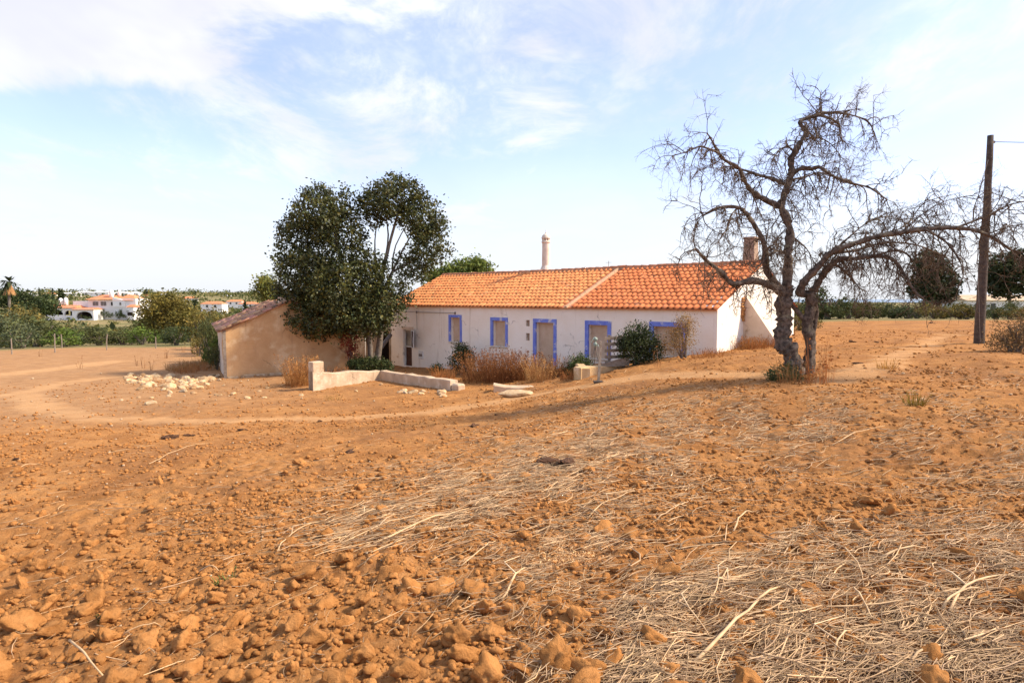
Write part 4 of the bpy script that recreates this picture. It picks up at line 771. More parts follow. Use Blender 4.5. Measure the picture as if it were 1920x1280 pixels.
tree_round('conifer', 1747, 62, 590, [(1745, 505, 32, 32), (1750, 535, 40, 32), (1738, 490, 20, 22), (1765, 550, 28, 22), (1728, 540, 22, 25)], 9000, .32, M_DKGR, 'dark rounded conifer beyond the field seen through the drooping branches', (.95, .9, .9))
tree_round('conifer', 1893, 60, 590, [(1885, 500, 36, 30), (1900, 525, 42, 34), (1868, 535, 26, 24), (1915, 490, 24, 24)], 9000, .32, M_DKGR, 'dark conifer beyond the field to the right of the utility pole', (.95, .9, .9))
tree_round('pine_tree', 868, 47, 590, [(885, 503, 34, 16), (850, 512, 28, 13), (820, 520, 26, 13), (905, 512, 18, 14), (870, 525, 55, 14)], 9000, .26, M_PINE, 'bright green pine crown showing over the left end of the farmhouse roof', (1.1, 1.15, .9), .2, .5)
# far pale building on the right
g = on(1850, 120); k = 120/F; e = tag(empty('far_building', g), 'long low pale building beyond the hedge behind the utility pole', 'building'); zz = P(1850, 563, 120).z-g.z
MB().box(-40*k, 110*k, 0, 7, -1, zz).obj('wall', M_VILLA, e); s = MB(); s.prism([(-45*k, -.6, zz), (-45*k, 3.5, zz+1.1), (-45*k, 7.6, zz)], (160*k, 0, 0)); s.obj('roof', M_CONC, e)
for q in (-25, 5, 40): MB().box(q*k, (q+9)*k, -.03, .05, zz-1.7, zz-.6).obj('window', M_GLASS, e)
# left: field edge fence
fp = [(-40, 660), (103, 661), (116, 655), (200, 655)]; prev = None
for k, (px, py, h) in enumerate(((22, 664, 30), (103, 661, 36), (200, 656, 30), (116, 652, 26), (292, 653, 22))):
    g = G(px, py); s = MB(); s.tube([(0, 0, -.3), (.02, 0, .6), (random.gauss(0, .04), 0, h/F*g.y)], [.045, .04, .035], 6); tag(s.obj('fence_post', M_WOOD, None, False, g), 'thin grey fence post at the left field edge', 'post', 'posts along the left field edge')
s = MB()
for dz in (.45, .95):
    pts = [G(px, py)+Vector((0, 0, dz)) for px, py in ((-60, 667), (22, 664), (103, 661), (200, 656), (292, 653))]; s.tube(pts, .006, 3)
tag(s.obj('fence_wire', M_IRON), 'slack wires strung along the left field edge posts', 'wire')
# shrubs and trees behind the left field
LB = [(15, 62, 90, 70, 'grey'), (70, 58, 110, 66, 'olive'), (140, 60, 90, 52, 'dark'), (120, 54, 80, 44, 'bright'), (185, 57, 80, 40, 'olive'), (230, 58, 80, 52, 'olive'), (40, 52, 80, 50, 'grey'), (265, 56, 70, 54, 'bright'), (330, 54, 60, 40, 'dark'), (60, 76, 120, 74, 'olive'), (0, 72, 110, 84, 'brown'), (120, 82, 120, 60, 'grey'),
      (200, 78, 110, 46, 'brown'), (160, 95, 110, 52, 'olive'), (240, 90, 90, 46, 'olive'), (20, 100, 120, 74, 'olive'), (90, 110, 110, 56, 'brown'), (300, 70, 80, 56, 'olive'), (355, 66, 80, 66, 'olive'), (380, 56, 64, 70, 'brown'), (395, 48, 46, 66, 'olive'), (372, 42, 40, 44, 'brown'), (392, 38, 46, 76, 'olive'), (402, 36, 36, 60, 'bright'), (340, 84, 90, 60, 'brown'), (440, 75, 90, 44, 'olive'), (480, 80, 90, 40, 'dark')]
adj = {'olive': 'olive green', 'grey': 'grey green', 'dark': 'dark green', 'brown': 'brownish', 'bright': 'fresh green'}
for px, Y, w, h, kd in LB: bush(px, Y, w, h, kd, adj[kd]+' wild shrub in the scrub beyond the left field', 'wild shrubs beyond the left field, '+adj[kd], 'wild_shrub')
bush(405, 34.0, 36, 50, 'olive', 'yellow green shrub pressed against the left side of the shed')
tree_round('olive_tree', 312, 62, 650, [(300, 575, 38, 26), (330, 580, 32, 26), (285, 600, 32, 22), (335, 610, 34, 24), (310, 565, 26, 14), (360, 600, 26, 22)], 9500, .24, M_SHRUB, 'broad brownish green tree right of the white villa', (1.7, 1.25, .75), .2)
tree_round('dark_tree', 48, 150, 600, [(45, 568, 34, 20), (75, 572, 34, 18), (18, 560, 26, 24), (84, 580, 16, 12)], 6000, .6, M_DKGR, 'dark green trees massed left of the white villa', (1, 1.05, .9), .3, clump=.6)
tree_round('yellow_tree', 503, 44, 640, [(500, 535, 18, 16), (510, 552, 18, 18), (490, 545, 10, 10)], 2500, .2, M_SHRUB, 'pale yellow green treetop showing behind the shed beside the evergreen', (1.7, 1.6, 1), .1)
def palm(px, py, Y, h, label):
    g = on(px, Y); top = P(px, py, Y)-g; e = tag(empty('palm_tree', g), label, 'palm'); s = MB(); s.tube([(0, 0, -.5), top*.5+Vector((.1, 0, 0)), top], [.35, .28, .25], 8); s.obj('trunk', M_BARK2, e); V = []; Fq = []
    s = MB()
    for k in range(46):
        a = rr.random()*6.283; el = rr.uniform(-.9, 1.2); d = Vector((math.cos(a)*math.cos(el), math.sin(a)*math.cos(el), math.sin(el))); L_ = h*rr.uniform(.8, 1.1); sd = d.cross(Vector((0, 0, 1))).normalized()*L_*.10
        p1 = top+d*L_*.5; p2 = top+d*L_+Vector((0, 0, -L_*.35)); s.add([top, p1-sd, p1+sd, p2], [(0, 1, 3, 2)])
    s.obj('fronds', M_DKGR, e); s = MB()
    for k in range(26):
        a = rr.random()*6.283; d = Vector((math.cos(a)*.45, math.sin(a)*.45, -1)); sd = d.cross(Vector((0, 0, 1))).normalized()*h*.12; p = top+Vector((0, 0, -.1)); s.add([p, p+d*h*.5-sd, p+d*h*1.2, p+d*h*.5+sd], [(0, 1, 2, 3)])
    s.obj('dead_fronds', M_DRYL, e)
palm(17, 528, 140, 2.6, 'tall palm with a skirt of brown dead fronds at the left'); palm(274, 546, 230, 1.5, 'small distant palm on the skyline right of the villa')
def cypress(px, Y, py, wpx, label):
    g = on(px, Y); t = P(px, py, Y).z-g.z; w = wpx/F*Y; e = tag(empty('cypress', g), label, 'cypress'); lob = [(0, 0, t*(.2+.15*k), w*(.5-.07*k), w*(.5-.07*k), t*.17) for k in range(6)]
    link('crown', foliage_mesh('crown', lob, 900, w*.1, 12, w*.35, M_DKGR), e); s = MB(); s.tube([(0, 0, -.5), (0, 0, t*.4)], [w*.1, w*.06], 5); s.obj('trunk', M_BARK2, e)
cypress(103, 330, 541, 6, 'thin dark cypress on the skyline above the villa terrace'); cypress(78, 360, 541, 5, 'short dark cypress at the left end of the skyline'); cypress(369, 170, 552, 11, 'dark cypress standing before the pale far houses'); cypress(461, 200, 561, 8, 'small dark cypress next to the shed roof'); cypress(118, 340, 543, 12, 'bushy dark cypress above the villa terrace')
# villa
VY = 185.0; kv = VY/F; vz = P(178, 603, VY).z; vg = Vector((X_of(178, VY), VY, vz)); villa = tag(empty('villa', vg, 0), 'large white villa with arches, chimneys and orange tile roofs on the slope', 'villa')
cx_ = lambda c: (60+c/8-178)*kv
cz_ = lambda c: (603-(520+c/8))*kv
def vbox(name, c0, c1, d0, d1, e0, e1, m, parent=villa, lab=None):
    o = MB().box(cx_(c0), cx_(c1), d0, d1, cz_(e1), cz_(e0)).obj(name, m, parent)
    if lab: o['label'] = lab
    return o
def arcade(c0, c1, e0, e1, arches, depth):
    """front wall with round openings"""
    for (a0, a1, at, ab, dk) in arches: pass
    xs = [cx_(c0)]; s = MB(); last = cx_(c0); zt_, zb_ = cz_(e0), cz_(e1)
    for (a0, a1, at, ab, dk) in arches:
        x0, x1 = cx_(a0), cx_(a1); s.box(last, x0, depth, depth+.5, zb_, zt_); za = cz_(at); zl = cz_(ab); n = 10; h = za-zl; sp_ = zl+h*.35
        for i in range(n):
            f0, f1 = i/n, (i+1)/n; q0 = sp_+(za-sp_)*math.sqrt(max(0, 1-(2*f0-1)**2)); q1 = sp_+(za-sp_)*math.sqrt(max(0, 1-(2*f1-1)**2)); xa, xb = x0+(x1-x0)*f0, x0+(x1-x0)*f1
            s.prism([(xa, depth, q0), (xb, depth, q1), (xb, depth, zt_), (xa, depth, zt_)], (0, .5, 0))
        s.box(x0, x1, depth+.002, depth+.498, zb_, zl); last = x1
    s.box(last, cx_(c1), depth, depth+.5, zb_, zt_); w = s.obj('arcade_wall', M_VILLA, villa)
    for (a0, a1, at, ab, dk) in arches: MB().box(cx_(a0)+.1, cx_(a1)-.1, depth+2.4, depth+2.5, cz_(ab), cz_(at)).obj('arch_shade_panel', M_DARK if dk else M_GLASS, villa)  # near-black panels stand in for the shade inside the arches
    return w
vbox('terrace_wall', 530, 850, 3, 9, 355, 640, M_VILLA); vbox('main_wall', 822, 1222, 1.2, 9, 338, 640, M_VILLA); vbox('wing_wall', 1223, 1560, .6, 8.5, 318, 660, M_VILLA)
arcade(303, 742, 445, 640, [(355, 560, 490, 560, 1), (580, 712, 495, 570, 1)], -2.2); arcade(744, 1062, 470, 650, [(800, 1040, 508, 612, 1)], -3.6); vbox('arcade_side', 1040, 1062, -3.1, 1.1, 470, 650, M_VILLA); vbox('arcade_side', 303, 322, -1.6, 3, 445, 640, M_VILLA)
def vroof(c0, c1, e_top, e_bot, d0, d1, hip=.2, name='roof'):
    x0, x1, z1, z0 = cx_(c0), cx_(c1), cz_(e_top), cz_(e_bot); h = (x1-x0)*hip; ym = (d0+d1)/2
    s = MB(); s.add([(x0, d0, z0), (x1, d0, z0), (x1, d1, z0), (x0, d1, z0), (x0+h, ym, z1), (x1-h, ym, z1)], [(0, 1, 5, 4), (1, 2, 5), (2, 3, 4, 5), (3, 0, 4), (0, 3, 2, 1)]); return s.obj(name, M_VROOF, villa)
vroof(805, 1240, 262, 332, .3, 9.8, .25); vroof(1225, 1530, 258, 345, .2, 8.8, .35); vroof(295, 760, 415, 455, -2.8, 3.0, .06); vroof(740, 1072, 452, 478, -4.1, 1.2, .06); vroof(1455, 1585, 408, 442, -1.2, 2.5, .2); vbox('wing_wall', 1470, 1568, -.9, .598, 440, 660, M_VILLA)
s = MB(); s.prism([(cx_(1222), .3, cz_(445)), (cx_(1400), .3, cz_(445)), (cx_(1400), .3, cz_(350)), (cx_(1222), .3, cz_(296))], (0, .29, 0)); s.obj('parapet', M_VILLA, villa)
for c0, c1 in ((895, 932), (938, 975), (1015, 1052), (1058, 1095)): vbox('window', c0, c1, 1.1, 1.25, 365, 425, M_GLASSP)
vbox('window', 1170, 1220, 1.1, 1.25, 370, 422, M_DARK); vbox('window', 1325, 1350, .2, .4, 375, 415, M_GLASSP); vbox('window', 1475, 1552, -.98, -.85, 520, 572, M_DARK); vbox('window', 1310, 1345, .5, .7, 500, 580, M_GLASSP)
for c0, c1, et, eb, yy in ((400, 456, 310, 435, .2), (470, 526, 300, 435, .4), (1088, 1150, 185, 320, 2.5), (1160, 1206, 182, 275, 4.5)):
    w = (cx_(c1)-cx_(c0))/2; xm = (cx_(c0)+cx_(c1))/2; s = MB(); s.lathe([(w, cz_(eb)), (w, cz_(et+30)), (w*.75, cz_(et+12)), (w*.3, cz_(et))], xm, yy+w, 10); s.obj('chimney', M_VILLA, villa, True)
s = MB(); s.tube([(cx_(1578), 2, cz_(660)), (cx_(1578), 2, cz_(240))], .22, 8); s.obj('mast', M_VILLA, villa)
vbox('garden_wall', 900, 1300, -9, -8.6, 640, 730, M_PLAST); vbox('garden_wall', 1090, 1260, -12, -11.6, 720, 790, M_VILLA); vbox('garden_wall', 470, 740, -14, -13.5, 755, 830, M_VILLA); vbox('garden_wall', 1390, 1580, -5, -4.7, 630, 690, M_CONC)
for c, e_, w_, h_, d_ in ((1130, 600, 120, 150, -1.0), (1220, 590, 120, 100, -1.2), (1330, 600, 110, 140, -.6), (1420, 590, 90, 70, -.8), (1480, 500, 60, 30, -.9), (1000, 612, 110, 60, -4.6)):
    q = tag(link('climbing_plant', BV['dark'][0], None, vg+Vector((cx_(c), d_, cz_(e_)-.3)), (0, 0, c), (w_/8*kv/1.35, 1.2, h_/8*kv)), 'dark climbing shrub growing up the white villa front', 'shrub', 'climbing shrubs on the villa')
# far houses on the ridge, far scrub
def far_house(px, Y, wpx, py0, py1, roofc, label):
    g = on(px, Y); k = Y/F; z1 = P(px, py1, Y).z-g.z; z0 = P(px, py0, Y).z-g.z; w = wpx*k/2; e = tag(empty('far_house', g), label, 'house', 'pale houses scattered on the far ridge'); MB().box(-w, w, 0, w*1.2, -4, z1-(z1-z0)*.3).obj('wall', M_VILLA, e)
    s = MB(); zt_ = z1-(z1-z0)*.3; s.add([(-w*1.05, -.3, zt_), (w*1.05, -.3, zt_), (w*1.05, w*1.25, zt_), (-w*1.05, w*1.25, zt_), (-w*.6, w*.6, z1), (w*.6, w*.6, z1)], [(0, 1, 5, 4), (1, 2, 5), (2, 3, 4, 5), (3, 0, 4), (0, 3, 2, 1)]); s.obj('roof', roofc, e)
    for q in (-.5, .25): MB().box(w*q, w*(q+.2), -.06, .05, z0+(z1-z0)*.25, z0+(z1-z0)*.55).obj('window', M_GLASS, e)
LF = 'small pale house among trees on the far ridge'
for px, Y, w, a, b, rc in ((355, 420, 24, 567, 556, M_VROOF), (398, 230, 40, 580, 565, M_VROOF), (440, 300, 30, 573, 562, M_VROOF), (465, 250, 34, 578, 566, M_VROOF), (60, 480, 22, 556, 549, M_VILLA), (130, 520, 30, 555, 548, M_VILLA), (160, 560, 26, 553, 546, M_VILLA), (190, 540, 34, 553, 546, M_VILLA), (228, 560, 30, 553, 547, M_VILLA), (250, 600, 24, 553, 547, M_VILLA), (95, 500, 18, 555, 549, M_VROOF), (310, 620, 16, 556, 550, M_VILLA), (425, 560, 18, 560, 553, M_VILLA)): far_house(px, Y, w, a, b, rc, LF)
r9 = np.random.default_rng(9); n = 2600; th = r9.uniform(-.95, -.12, n); dd = 75*np.exp(r9.random(n)*math.log(900/75)); x = dd*np.sin(th); y = dd*np.cos(th)
ok = ~((np.abs(x-vg.x) < 16) & (np.abs(y-VY) < 16)) & ~((y > 66) & (y < VY) & (np.abs(x/y-(vg.x/VY)) < .08) & (r9.random(n) < .25)); x = x[ok]; y = y[ok]; dd = dd[ok]; n = len(x); sz = (1.0+dd/480)*r9.uniform(.6, 1.5, n)*np.where((y > 66) & (y < VY) & (np.abs(x/y-(vg.x/VY)) < .08), .42, 1); z = H0(x, y)
C = np.repeat(np.stack([x, y, z+sz*.5], 1), 26, 0)+r9.normal(size=(n*26, 3))*np.repeat(sz, 26)[:, None]*np.array([.75, .75, .38]); V, Fq = leaf_quads(C, np.repeat(sz, 26)*.55, .7, r=r9)
pal_ = np.array([(.9, .95, .8), (1.3, 1.1, .7), (.6, .7, .5), (1.5, 1.3, .9), (.75, .85, .7)])[r9.integers(5, size=n)]; col = np.repeat(np.repeat(pal_, 26, 0)*r9.uniform(.7, 1.3, n*26)[:, None], 4, 0)
tag(link('far_scrub', mesh_np('far_scrub', V, Fq, M_SHRUB, col)), 'far scrub and trees covering the valley and ridge', 'scrub', kind='stuff')
n = 900; th = r9.uniform(-.1, .95, n); dd = 72*np.exp(r9.random(n)*math.log(600/72)); x = dd*np.sin(th); y = dd*np.cos(th); sz = (.8+dd/400)*r9.uniform(.6, 1.2, n); z = H0(x, y)
C = np.repeat(np.stack([x, y, z+sz*.3], 1), 22, 0)+r9.normal(size=(n*22, 3))*np.repeat(sz, 22)[:, None]*np.array([.9, .9, .28]); V, Fq = leaf_quads(C, np.repeat(sz, 22)*.5, .7, r=r9)
tag(link('far_scrub', mesh_np('far_scrub', V, Fq, M_SHRUB, np.repeat(np.repeat(r9.uniform(.6, 1.3, n), 22)[:, None]*np.array([[1.1, 1, .8]]), 4, 0))), 'low far scrub on the plain behind the hedge', 'scrub', kind='stuff')
# ------------------------------------------------------------------ the ploughed field: clods, straw, weeds
CM = [stone_mesh('soil_clod', 300+k, M_SOIL, 4 if k < 5 else 3, .78, .8, (1, 1, 1), .035, 9, True) for k in range(9)]
def in_view(x, y): return np.abs(np.arctan2(x, y)) < .80
rc = np.random.default_rng(31)
def clod_density(px, py):                                               # heavier clods towards the bottom left and in the furrow at the right
    d = .35+.65*smooth(py, 850, 1050); d *= .35+.65*(vnoise(px/90, py/60, 21) > .42); d = d*(1-.8*smooth(px, 1150, 1350)*smooth(py, 930, 1010)); d = np.maximum(d, 1.0*np.exp(-(((px-1640)/110)**2+((py-960)/90)**2)))
    return d
pxs = rc.uniform(-40, 1960, 9000); pys = 800+rc.random(9000)**.8*520; keep = rc.random(9000) < clod_density(pxs, pys)*.8; pxs = pxs[keep]; pys = pys[keep]; x, y, z = ray_ground(pxs, pys, HF); tm = track_mask(x, y); d = np.hypot(x, y)
size = (.026+.040*rc.random(len(x))**2.0)*(1+1.0*(rc.random(len(x)) < .09)); app = size/d**.8; order = []
for i in np.argsort(-app):
    if all((x[i]-x[j])**2+(y[i]-y[j])**2 > (.10+.014*d[i])**2 for j in order): order.append(i)
    if len(order) == 280: break
for i in order:
    s_ = size[i]; tag(link('soil_clod', CM[rc.integers(9)], None, (x[i], y[i], z[i]+s_*.17), (rc.normal(0, .35), rc.normal(0, .35), rc.random()*6.28), (s_*rc.uniform(.95, 1.5), s_*rc.uniform(.8, 1.15), s_*rc.uniform(.8, 1.1))), 'big rounded clod of dry orange earth lying on the ploughed field', 'clod', 'large clods on the ploughed field')
def clod_mass():
    base = []
    for sd, sub in ((401, 1), (402, 1), (403, 1), (404, 1), (405, 2), (406, 2), (407, 2)):
        me = stone_mesh('soil_clod', sd, M_SOIL, sub, .75, .4, (1, 1, 1), .06); v = np.empty(len(me.vertices)*3); me.vertices.foreach_get('co', v); f = np.empty(len(me.polygons)*3, np.int64); me.loops.foreach_get('vertex_index', f); base.append((v.reshape(-1, 3), f.reshape(-1, 3))); bpy.data.meshes.remove(me)
    Vs = []; Fs = []; Cs = []; nb = 0
    for n, r0, r1, smin, smax, k0, k1 in ((34000, 1.6, 6.5, .008, .042, 0, 4), (2600, 1.6, 7, .03, .065, 4, 7), (16000, 6, 17, .022, .08, 0, 4), (7000, 16, 34, .04, .11, 0, 4)):
        rad = np.sqrt(rc.uniform(r0*r0, r1*r1, n)) if r0 > 5 else r0+(r1-r0)*rc.random(n)**.8; th = rc.uniform(-.85, .85, n); x = rad*np.sin(th); y = rad*np.cos(th); tm = track_mask(x, y)
        ok = (rc.random(n) > tm*.93) & (vnoise(x*.9, y*.9, 33)+rc.normal(0, .2, n) > .33); x = x[ok]; y = y[ok]; n = len(x); z = HF(x, y); s_ = smin+(smax-smin)*rc.random(n)**3.0; ty = rc.integers(k0, k1, n)
        for k in range(k0, k1):
            sel = np.where(ty == k)[0]; bv, bf = base[k]; m_ = len(sel); a = rc.random(m_)*6.283; ca, sa2 = np.cos(a), np.sin(a); sc = s_[sel][:, None]*np.stack([rc.uniform(.9, 1.4, m_), rc.uniform(.8, 1.1, m_), rc.uniform(.7, 1.1, m_)], 1)
            v = bv[None]*sc[:, None]; vx = v[..., 0]*ca[:, None]-v[..., 1]*sa2[:, None]; vy = v[..., 0]*sa2[:, None]+v[..., 1]*ca[:, None]
            w = np.stack([vx+x[sel][:, None], vy+y[sel][:, None], v[..., 2]+(z[sel]+s_[sel]*.22)[:, None]], -1).reshape(-1, 3); f = (bf[None]+(np.arange(m_)*len(bv))[:, None, None]+nb).reshape(-1, 3)
            Vs.append(w); Fs.append(f); nb += len(w); Cs.append(np.repeat(np.repeat(rc.normal(1, .1, m_), len(bv))[:, None], 3, 1))
    o = link('soil_clods', mesh_np('soil_clods', np.vstack(Vs), np.vstack(Fs), M_SOIL, np.clip(np.vstack(Cs), .6, 1.4))); tag(o, 'crumbled small clods of dry orange earth covering the field', 'soil', kind='stuff')
clod_mass()
# small pale pebbles
def pebbles():
    n = 520; px = rc.uniform(-20, 1940, n); py = 700+rc.random(n)**1.3*480; ok = (px < 900) | (rc.random(n) < .4); px = px[ok]; py = py[ok]; x, y, z = ray_ground(px, py, HF); me = STM[2]; v = np.empty(len(me.vertices)*3); me.vertices.foreach_get('co', v); v = v.reshape(-1, 3); f = np.empty(len(me.polygons)*3, np.int64); me.loops.foreach_get('vertex_index', f); f = f.reshape(-1, 3)
    s_ = rc.uniform(.5, 1.3, len(x))*np.hypot(x, y)*.0032+.006; W_ = (v[None]*s_[:, None, None]+np.stack([x, y, z+s_*.15], 1)[:, None]).reshape(-1, 3); Fq = (f[None]+(np.arange(len(x))*len(v))[:, None, None]).reshape(-1, 3)
    tag(link('pebbles', mesh_np('pebbles', W_, Fq, M_STONE, np.full((len(W_), 3), 1.05))), 'small pale pebbles strewn over the soil', 'pebbles', kind='stuff')
pebbles()
# straw litter
def straw_field():
    def gauss(n, mx, my, sx, sy, rot=0):
        a = rc.normal(0, sx, n); b = rc.normal(0, sy, n); return mx+a*math.cos(rot)-b*math.sin(rot), my+a*math.sin(rot)+b*math.cos(rot)
    parts = []
    def reg(px, py, l0, l1, r0, r1, dirn=None, spread=3.2, lift=.0): parts.append((px, py, np.full(len(px), l0), np.full(len(px), l1), np.full(len(px), r0), np.full(len(px), r1), np.full(len(px), 0. if dirn is None else dirn), np.full(len(px), spread), np.full(len(px), lift)))
    n = 8200; a = rc.random(n); px = 1940-a**1.4*800; py = 1290-rc.random(n)**1.15*(470*(1-a*.72)+50); reg(px, py, .08, .42, .0012, .0042, .35, 1.1, .035)
    n = 700; px = rc.uniform(1180, 1930, n); py = rc.uniform(1000, 1290, n); reg(px, py, .15, .5, .003, .0065, .5, 1.0, .03)
    n = 5200; px, py = gauss(n, 1130, 850, 200, 62, -.12); reg(px, py, .10, .40, .0026, .006, .1, 1.6, .02)
    n = 2600; px, py = gauss(n, 850, 935, 160, 38, -.22); reg(px, py, .10, .42, .002, .0048, .35, .9, .04)
    n = 2400; px, py = gauss(n, 1040, 1030, 110, 55, -.3); reg(px, py, .07, .3, .0012, .0034, .5, .9, .05)
    n = 1800; px, py = gauss(n, 1330, 800, 190, 36); reg(px, py, .12, .4, .004, .008, 0, 1.6, .02)
    n = 1500; px = rc.uniform(950, 1500, n); py = rc.uniform(1080, 1290, n); reg(px, py, .08, .34, .0014, .004, .3, 2.2, .03)
    n = 1100; px, py = gauss(n, 1700, 800, 170, 50); reg(px, py, .10, .4, .002, .005, .2, 1.3, .02)
    n = 1300; px = rc.uniform(0, 1920, n); py = 790+rc.random(n)*490; reg(px, py, .06, .3, .0012, .0036, 0, 3.2, .012)
    n = 900; px = rc.uniform(0, 700, n); py = 760+rc.random(n)**1.5*250; reg(px, py, .1, .4, .002, .0045, 0, .8, .012)
    n = 1300; px = rc.uniform(1000, 1920, n); py = 690+rc.random(n)*110; reg(px, py, .12, .4, .003, .007, 0, 3.2, .02)
    px, py, l0, l1, r0, r1, dn, sp, lf = [np.concatenate([p[k] for p in parts]) for k in range(9)]; cl = vnoise(px/70, py/34, 51)*.6+vnoise(px/24, py/12, 52)*.4; ok = (py > 690) & (py < 1420) & (cl+rc.normal(0, .13, len(px)) > np.where((px > 1500) & (py > 980), .36, .48)); px, py, l0, l1, r0, r1, dn, sp, lf = [q[ok] for q in (px, py, l0, l1, r0, r1, dn, sp, lf)]
    x, y, z = ray_ground(px, py, HF); n = len(x); ln = (l0+(l1-l0)*rc.random(n)**2.0)*.85; rad = (r0+(r1-r0)*rc.random(n)**2.2)*.72; a = dn+rc.normal(0, 1, n)*sp*.55; d = np.stack([np.cos(a), np.sin(a)], 1); bend = rc.normal(0, .12, n)
    P_ = []
    for t in (-.5, -.17, .17, .5):
        q = np.stack([x, y], 1)+d*(ln*t)[:, None]+np.stack([-d[:, 1], d[:, 0]], 1)*(ln*bend*(1-4*t*t))[:, None]; P_.append(q)
    hz = [HF(q[:, 0], q[:, 1]) for q in P_]; slope = (hz[3]-hz[0]); lift = lf*rc.random(n)+rad; tilt = rc.normal(0, .05, n)*ln; V = []
    for k, t in enumerate((-.5, -.17, .17, .5)):
        zc = np.maximum((hz[0]+hz[3])/2+slope*t+tilt*t, hz[k]-.012)+lift+.006; c = np.stack([P_[k][:, 0], P_[k][:, 1], zc], 1); side = np.stack([-d[:, 1], d[:, 0], np.zeros(n)], 1); tp = rad*(1 if 0 < k < 3 else .75)
        V += [c+side*tp[:, None]-np.array([0, 0, .5])*tp[:, None], c+np.array([0, 0, 1.])*tp[:, None], c-side*tp[:, None]-np.array([0, 0, .5])*tp[:, None]]
    V = np.stack(V, 1).reshape(-1, 3); b = np.arange(n)[:, None]*12; Fq = np.concatenate([b+np.array([[3*k+i, 3*k+(i+1) % 3, 3*k+3+(i+1) % 3, 3*k+3+i]]) for k in range(3) for i in range(3)])
    grey = rc.random(n); c = np.stack([1.12-.36*grey, 1.04-.34*grey, .93-.22*grey], 1)*rc.uniform(.38, 1.18, n)[:, None]
    tag(link('straw_litter', mesh_np('straw_litter', V, Fq, M_STRAW, np.repeat(c, 12, 0), True)), 'dry straw and broken stalks littering the soil', 'straw', kind='stuff')
straw_field()
# single thick stalks one can pick out
def stalk(p, q, r, label, bend=.06, fork=False, lift=.03):
    a = G(*p); b = G(*q); n = 7; pts = []; d = (b-a); sd = Vector((-d.y, d.x, 0))*bend
    for i in range(n+1):
        t = i/n; c = a.lerp(b, t)+sd*math.sin(math.pi*t)+Vector((random.gauss(0, .002), random.gauss(0, .002), 0)); c.z = float(HF(np.array([c.x]), np.array([c.y]))[0]); pts.append(c)
    zl = np.linspace(pts[0].z, pts[-1].z, n+1)
    for i, c in enumerate(pts): c.z = max(c.z, zl[i])+r+.012+lift*math.sin(math.pi*i/n)
    s = MB(); s.tube([c-a for c in pts], [r*.72*(1.1-.5*i/n) for i in range(n+1)], 6, True, (.92, .86, .78), .15)
    if fork:
        m_ = pts[3]-a; s.tube([m_, m_+Vector((random.gauss(0, .05), .08, .03)), m_+Vector((random.gauss(0, .08), .14, .04))], [r*.7, r*.5, r*.2], 5)
    tag(s.obj('dry_stalk', M_STRAW, None, True, a), label, 'stalk', 'thick dry stalks lying on the soil')
SL_ = 'thick bent dry stalk lying loose on the orange soil'
for p, q, r in (((1300, 1270), (1460, 1130), .011), ((1330, 1165), (1370, 1085), .006), ((1500, 1150), (1440, 1115), .006), ((1650, 1062), (1735, 1045), .009), ((1640, 1115), (1760, 1118), .007), ((1530, 1020), (1620, 1120), .006), ((1600, 1130), (1638, 1190), .007), ((1780, 1170), (1900, 1090), .010), ((1765, 1165), (1850, 1120), .008), ((1375, 1010), (1410, 960), .008), ((1440, 1020), (1515, 1020), .007), ((1320, 1130), (1420, 1108), .006), ((1690, 1280), (1780, 1230), .008), ((1850, 1060), (1920, 1075), .008), ((1560, 1270), (1600, 1200), .007), ((1260, 1150), (1330, 1210), .006),
                 ((700, 1035), (880, 965), .009), ((640, 1030), (790, 985), .006), ((650, 990), (720, 968), .006), ((940, 1150), (990, 1085), .008), ((865, 1075), (930, 1030), .006), ((870, 1020), (935, 1025), .007), ((130, 1195), (195, 1275), .008), ((230, 1185), (300, 1170), .005), ((375, 1075), (410, 1078), .008), ((1080, 960), (1160, 1005), .007), ((1100, 985), (1190, 930), .006), ((520, 1040), (600, 985), .006), ((280, 880), (400, 835), .006), ((20, 890), (80, 880), .007), ((1560, 830), (1660, 800), .006), ((1230, 985), (1290, 960), .006)): stalk(p, q, r, SL_, random.gauss(0, .04), random.random() < .3)
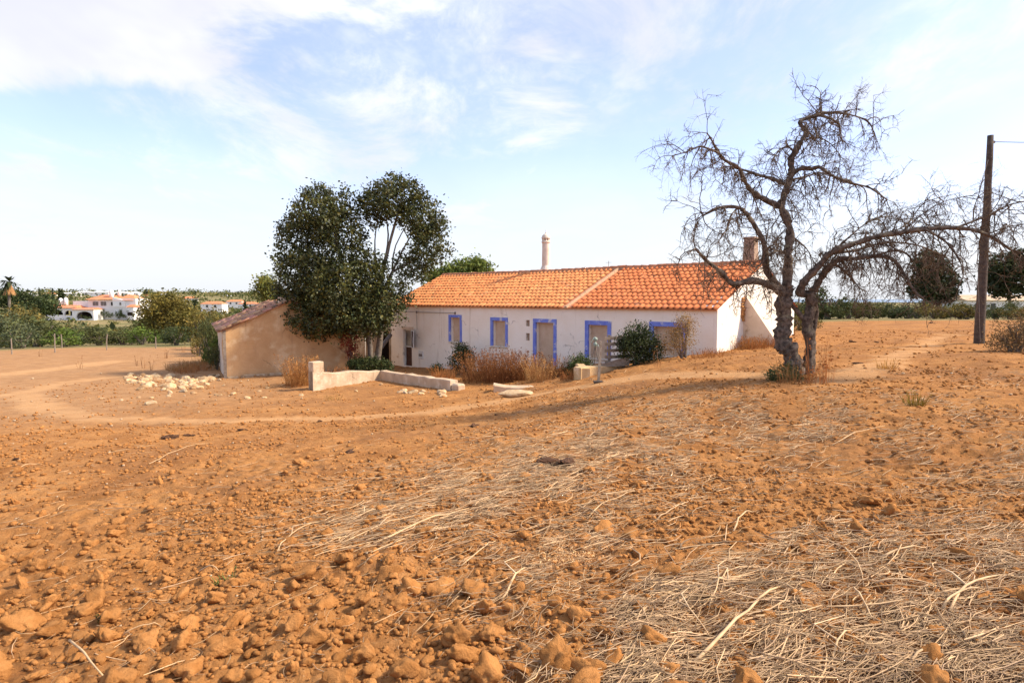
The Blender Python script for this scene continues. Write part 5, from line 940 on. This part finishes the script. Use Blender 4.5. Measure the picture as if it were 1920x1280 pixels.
# dark rotted clumps
for px, py, w in ((318, 822, .30), (355, 818, .16), (452, 808, .18), (600, 789, .14), (655, 857, .22), (890, 797, .22), (1030, 882, .26), (1060, 880, .2), (1116, 820, .10), (1015, 865, .14), (930, 775, .10), (30, 870, .1), (1598, 640, .25), (1645, 642, .18), (1745, 607, .3), (1605, 680, .2)):
    w *= .55; g = G(px, py); g.z = float(HF(np.array([g.x]), np.array([g.y]))[0])
    me = stone_mesh('dark_clump', int(px), M_DUNG, 4, .45, 2.0, (1, 1, 1), .12, 0, False); tag(link('dark_clump', me, None, g+Vector((0, 0, .02)), (0, 0, px), (w*1.7, w*1.0, w*1.0)), 'dark clump of rotted plant matter on the orange soil', 'clump', 'dark rotted clumps on the field')
# small living weeds and the pale tumbleweed
for px, py, sp, h, c, lab in ((424, 1090, .05, .09, (.35, .75, .5), 'tiny green seedling tuft among big clods'), (1440, 1060, .10, .11, (.33, .55, .45), 'small grey green weed among stalks on the soil'), (1412, 1070, .05, .10, (.4, .6, .5), 'little green sprig beside the grey green weed'), (1716, 762, .10, .28, (.55, .75, .35), 'upright green weed alone in the field right of the dead tree'), (200, 1150, .04, .05, (.5, .7, .5), 'minute green sprout in the cloddy soil'), (625, 752, .3, .28, (.75, .85, .6), 'spiky pale weed in front of the straight yard wall'), (1785, 765, .14, .08, (.3, .4, .3), 'flat dark green weed in the field'), (1660, 690, .2, .25, (1, 1, .55), 'yellowish weed beside the worn track in the right field')):
    plant('small_weed', blades_mesh('small_weed', 90, sp, h, .006+h*.02, M_DRYL, .8, c, .2), G(px, py), lab, 'weed')
g = G(1075, 1068); plant('tumbleweed', foliage_mesh('tumbleweed', [(0, 0, .05, .20, .13, .06), (-.14, .02, .04, .12, .1, .05)], 2600, .015, 10, .018, M_STRAW, (1.15, 1.0, .8), asp=.25, shell=.2), g, 'pale feathery dried weed lying on the straw', 'weed', rz=.2)
for k in range(9):
    px, py = ((268, 690), (285, 694), (258, 686), (75, 668), (345, 660), (360, 664), (312, 672), (1230, 690), (150, 690))[k]; plant('dry_stem_weed', blades_mesh('dry_stem_weed', 9, .12, .75, .018, M_DRYL, .35, (.55, .45, .4), .5), G(px, py), 'sparse dry stems standing in the bare left field' if px < 1000 else 'sparse dry stems by the dark bush', 'weed', 'dry stems in the left field' if px < 1000 else None)
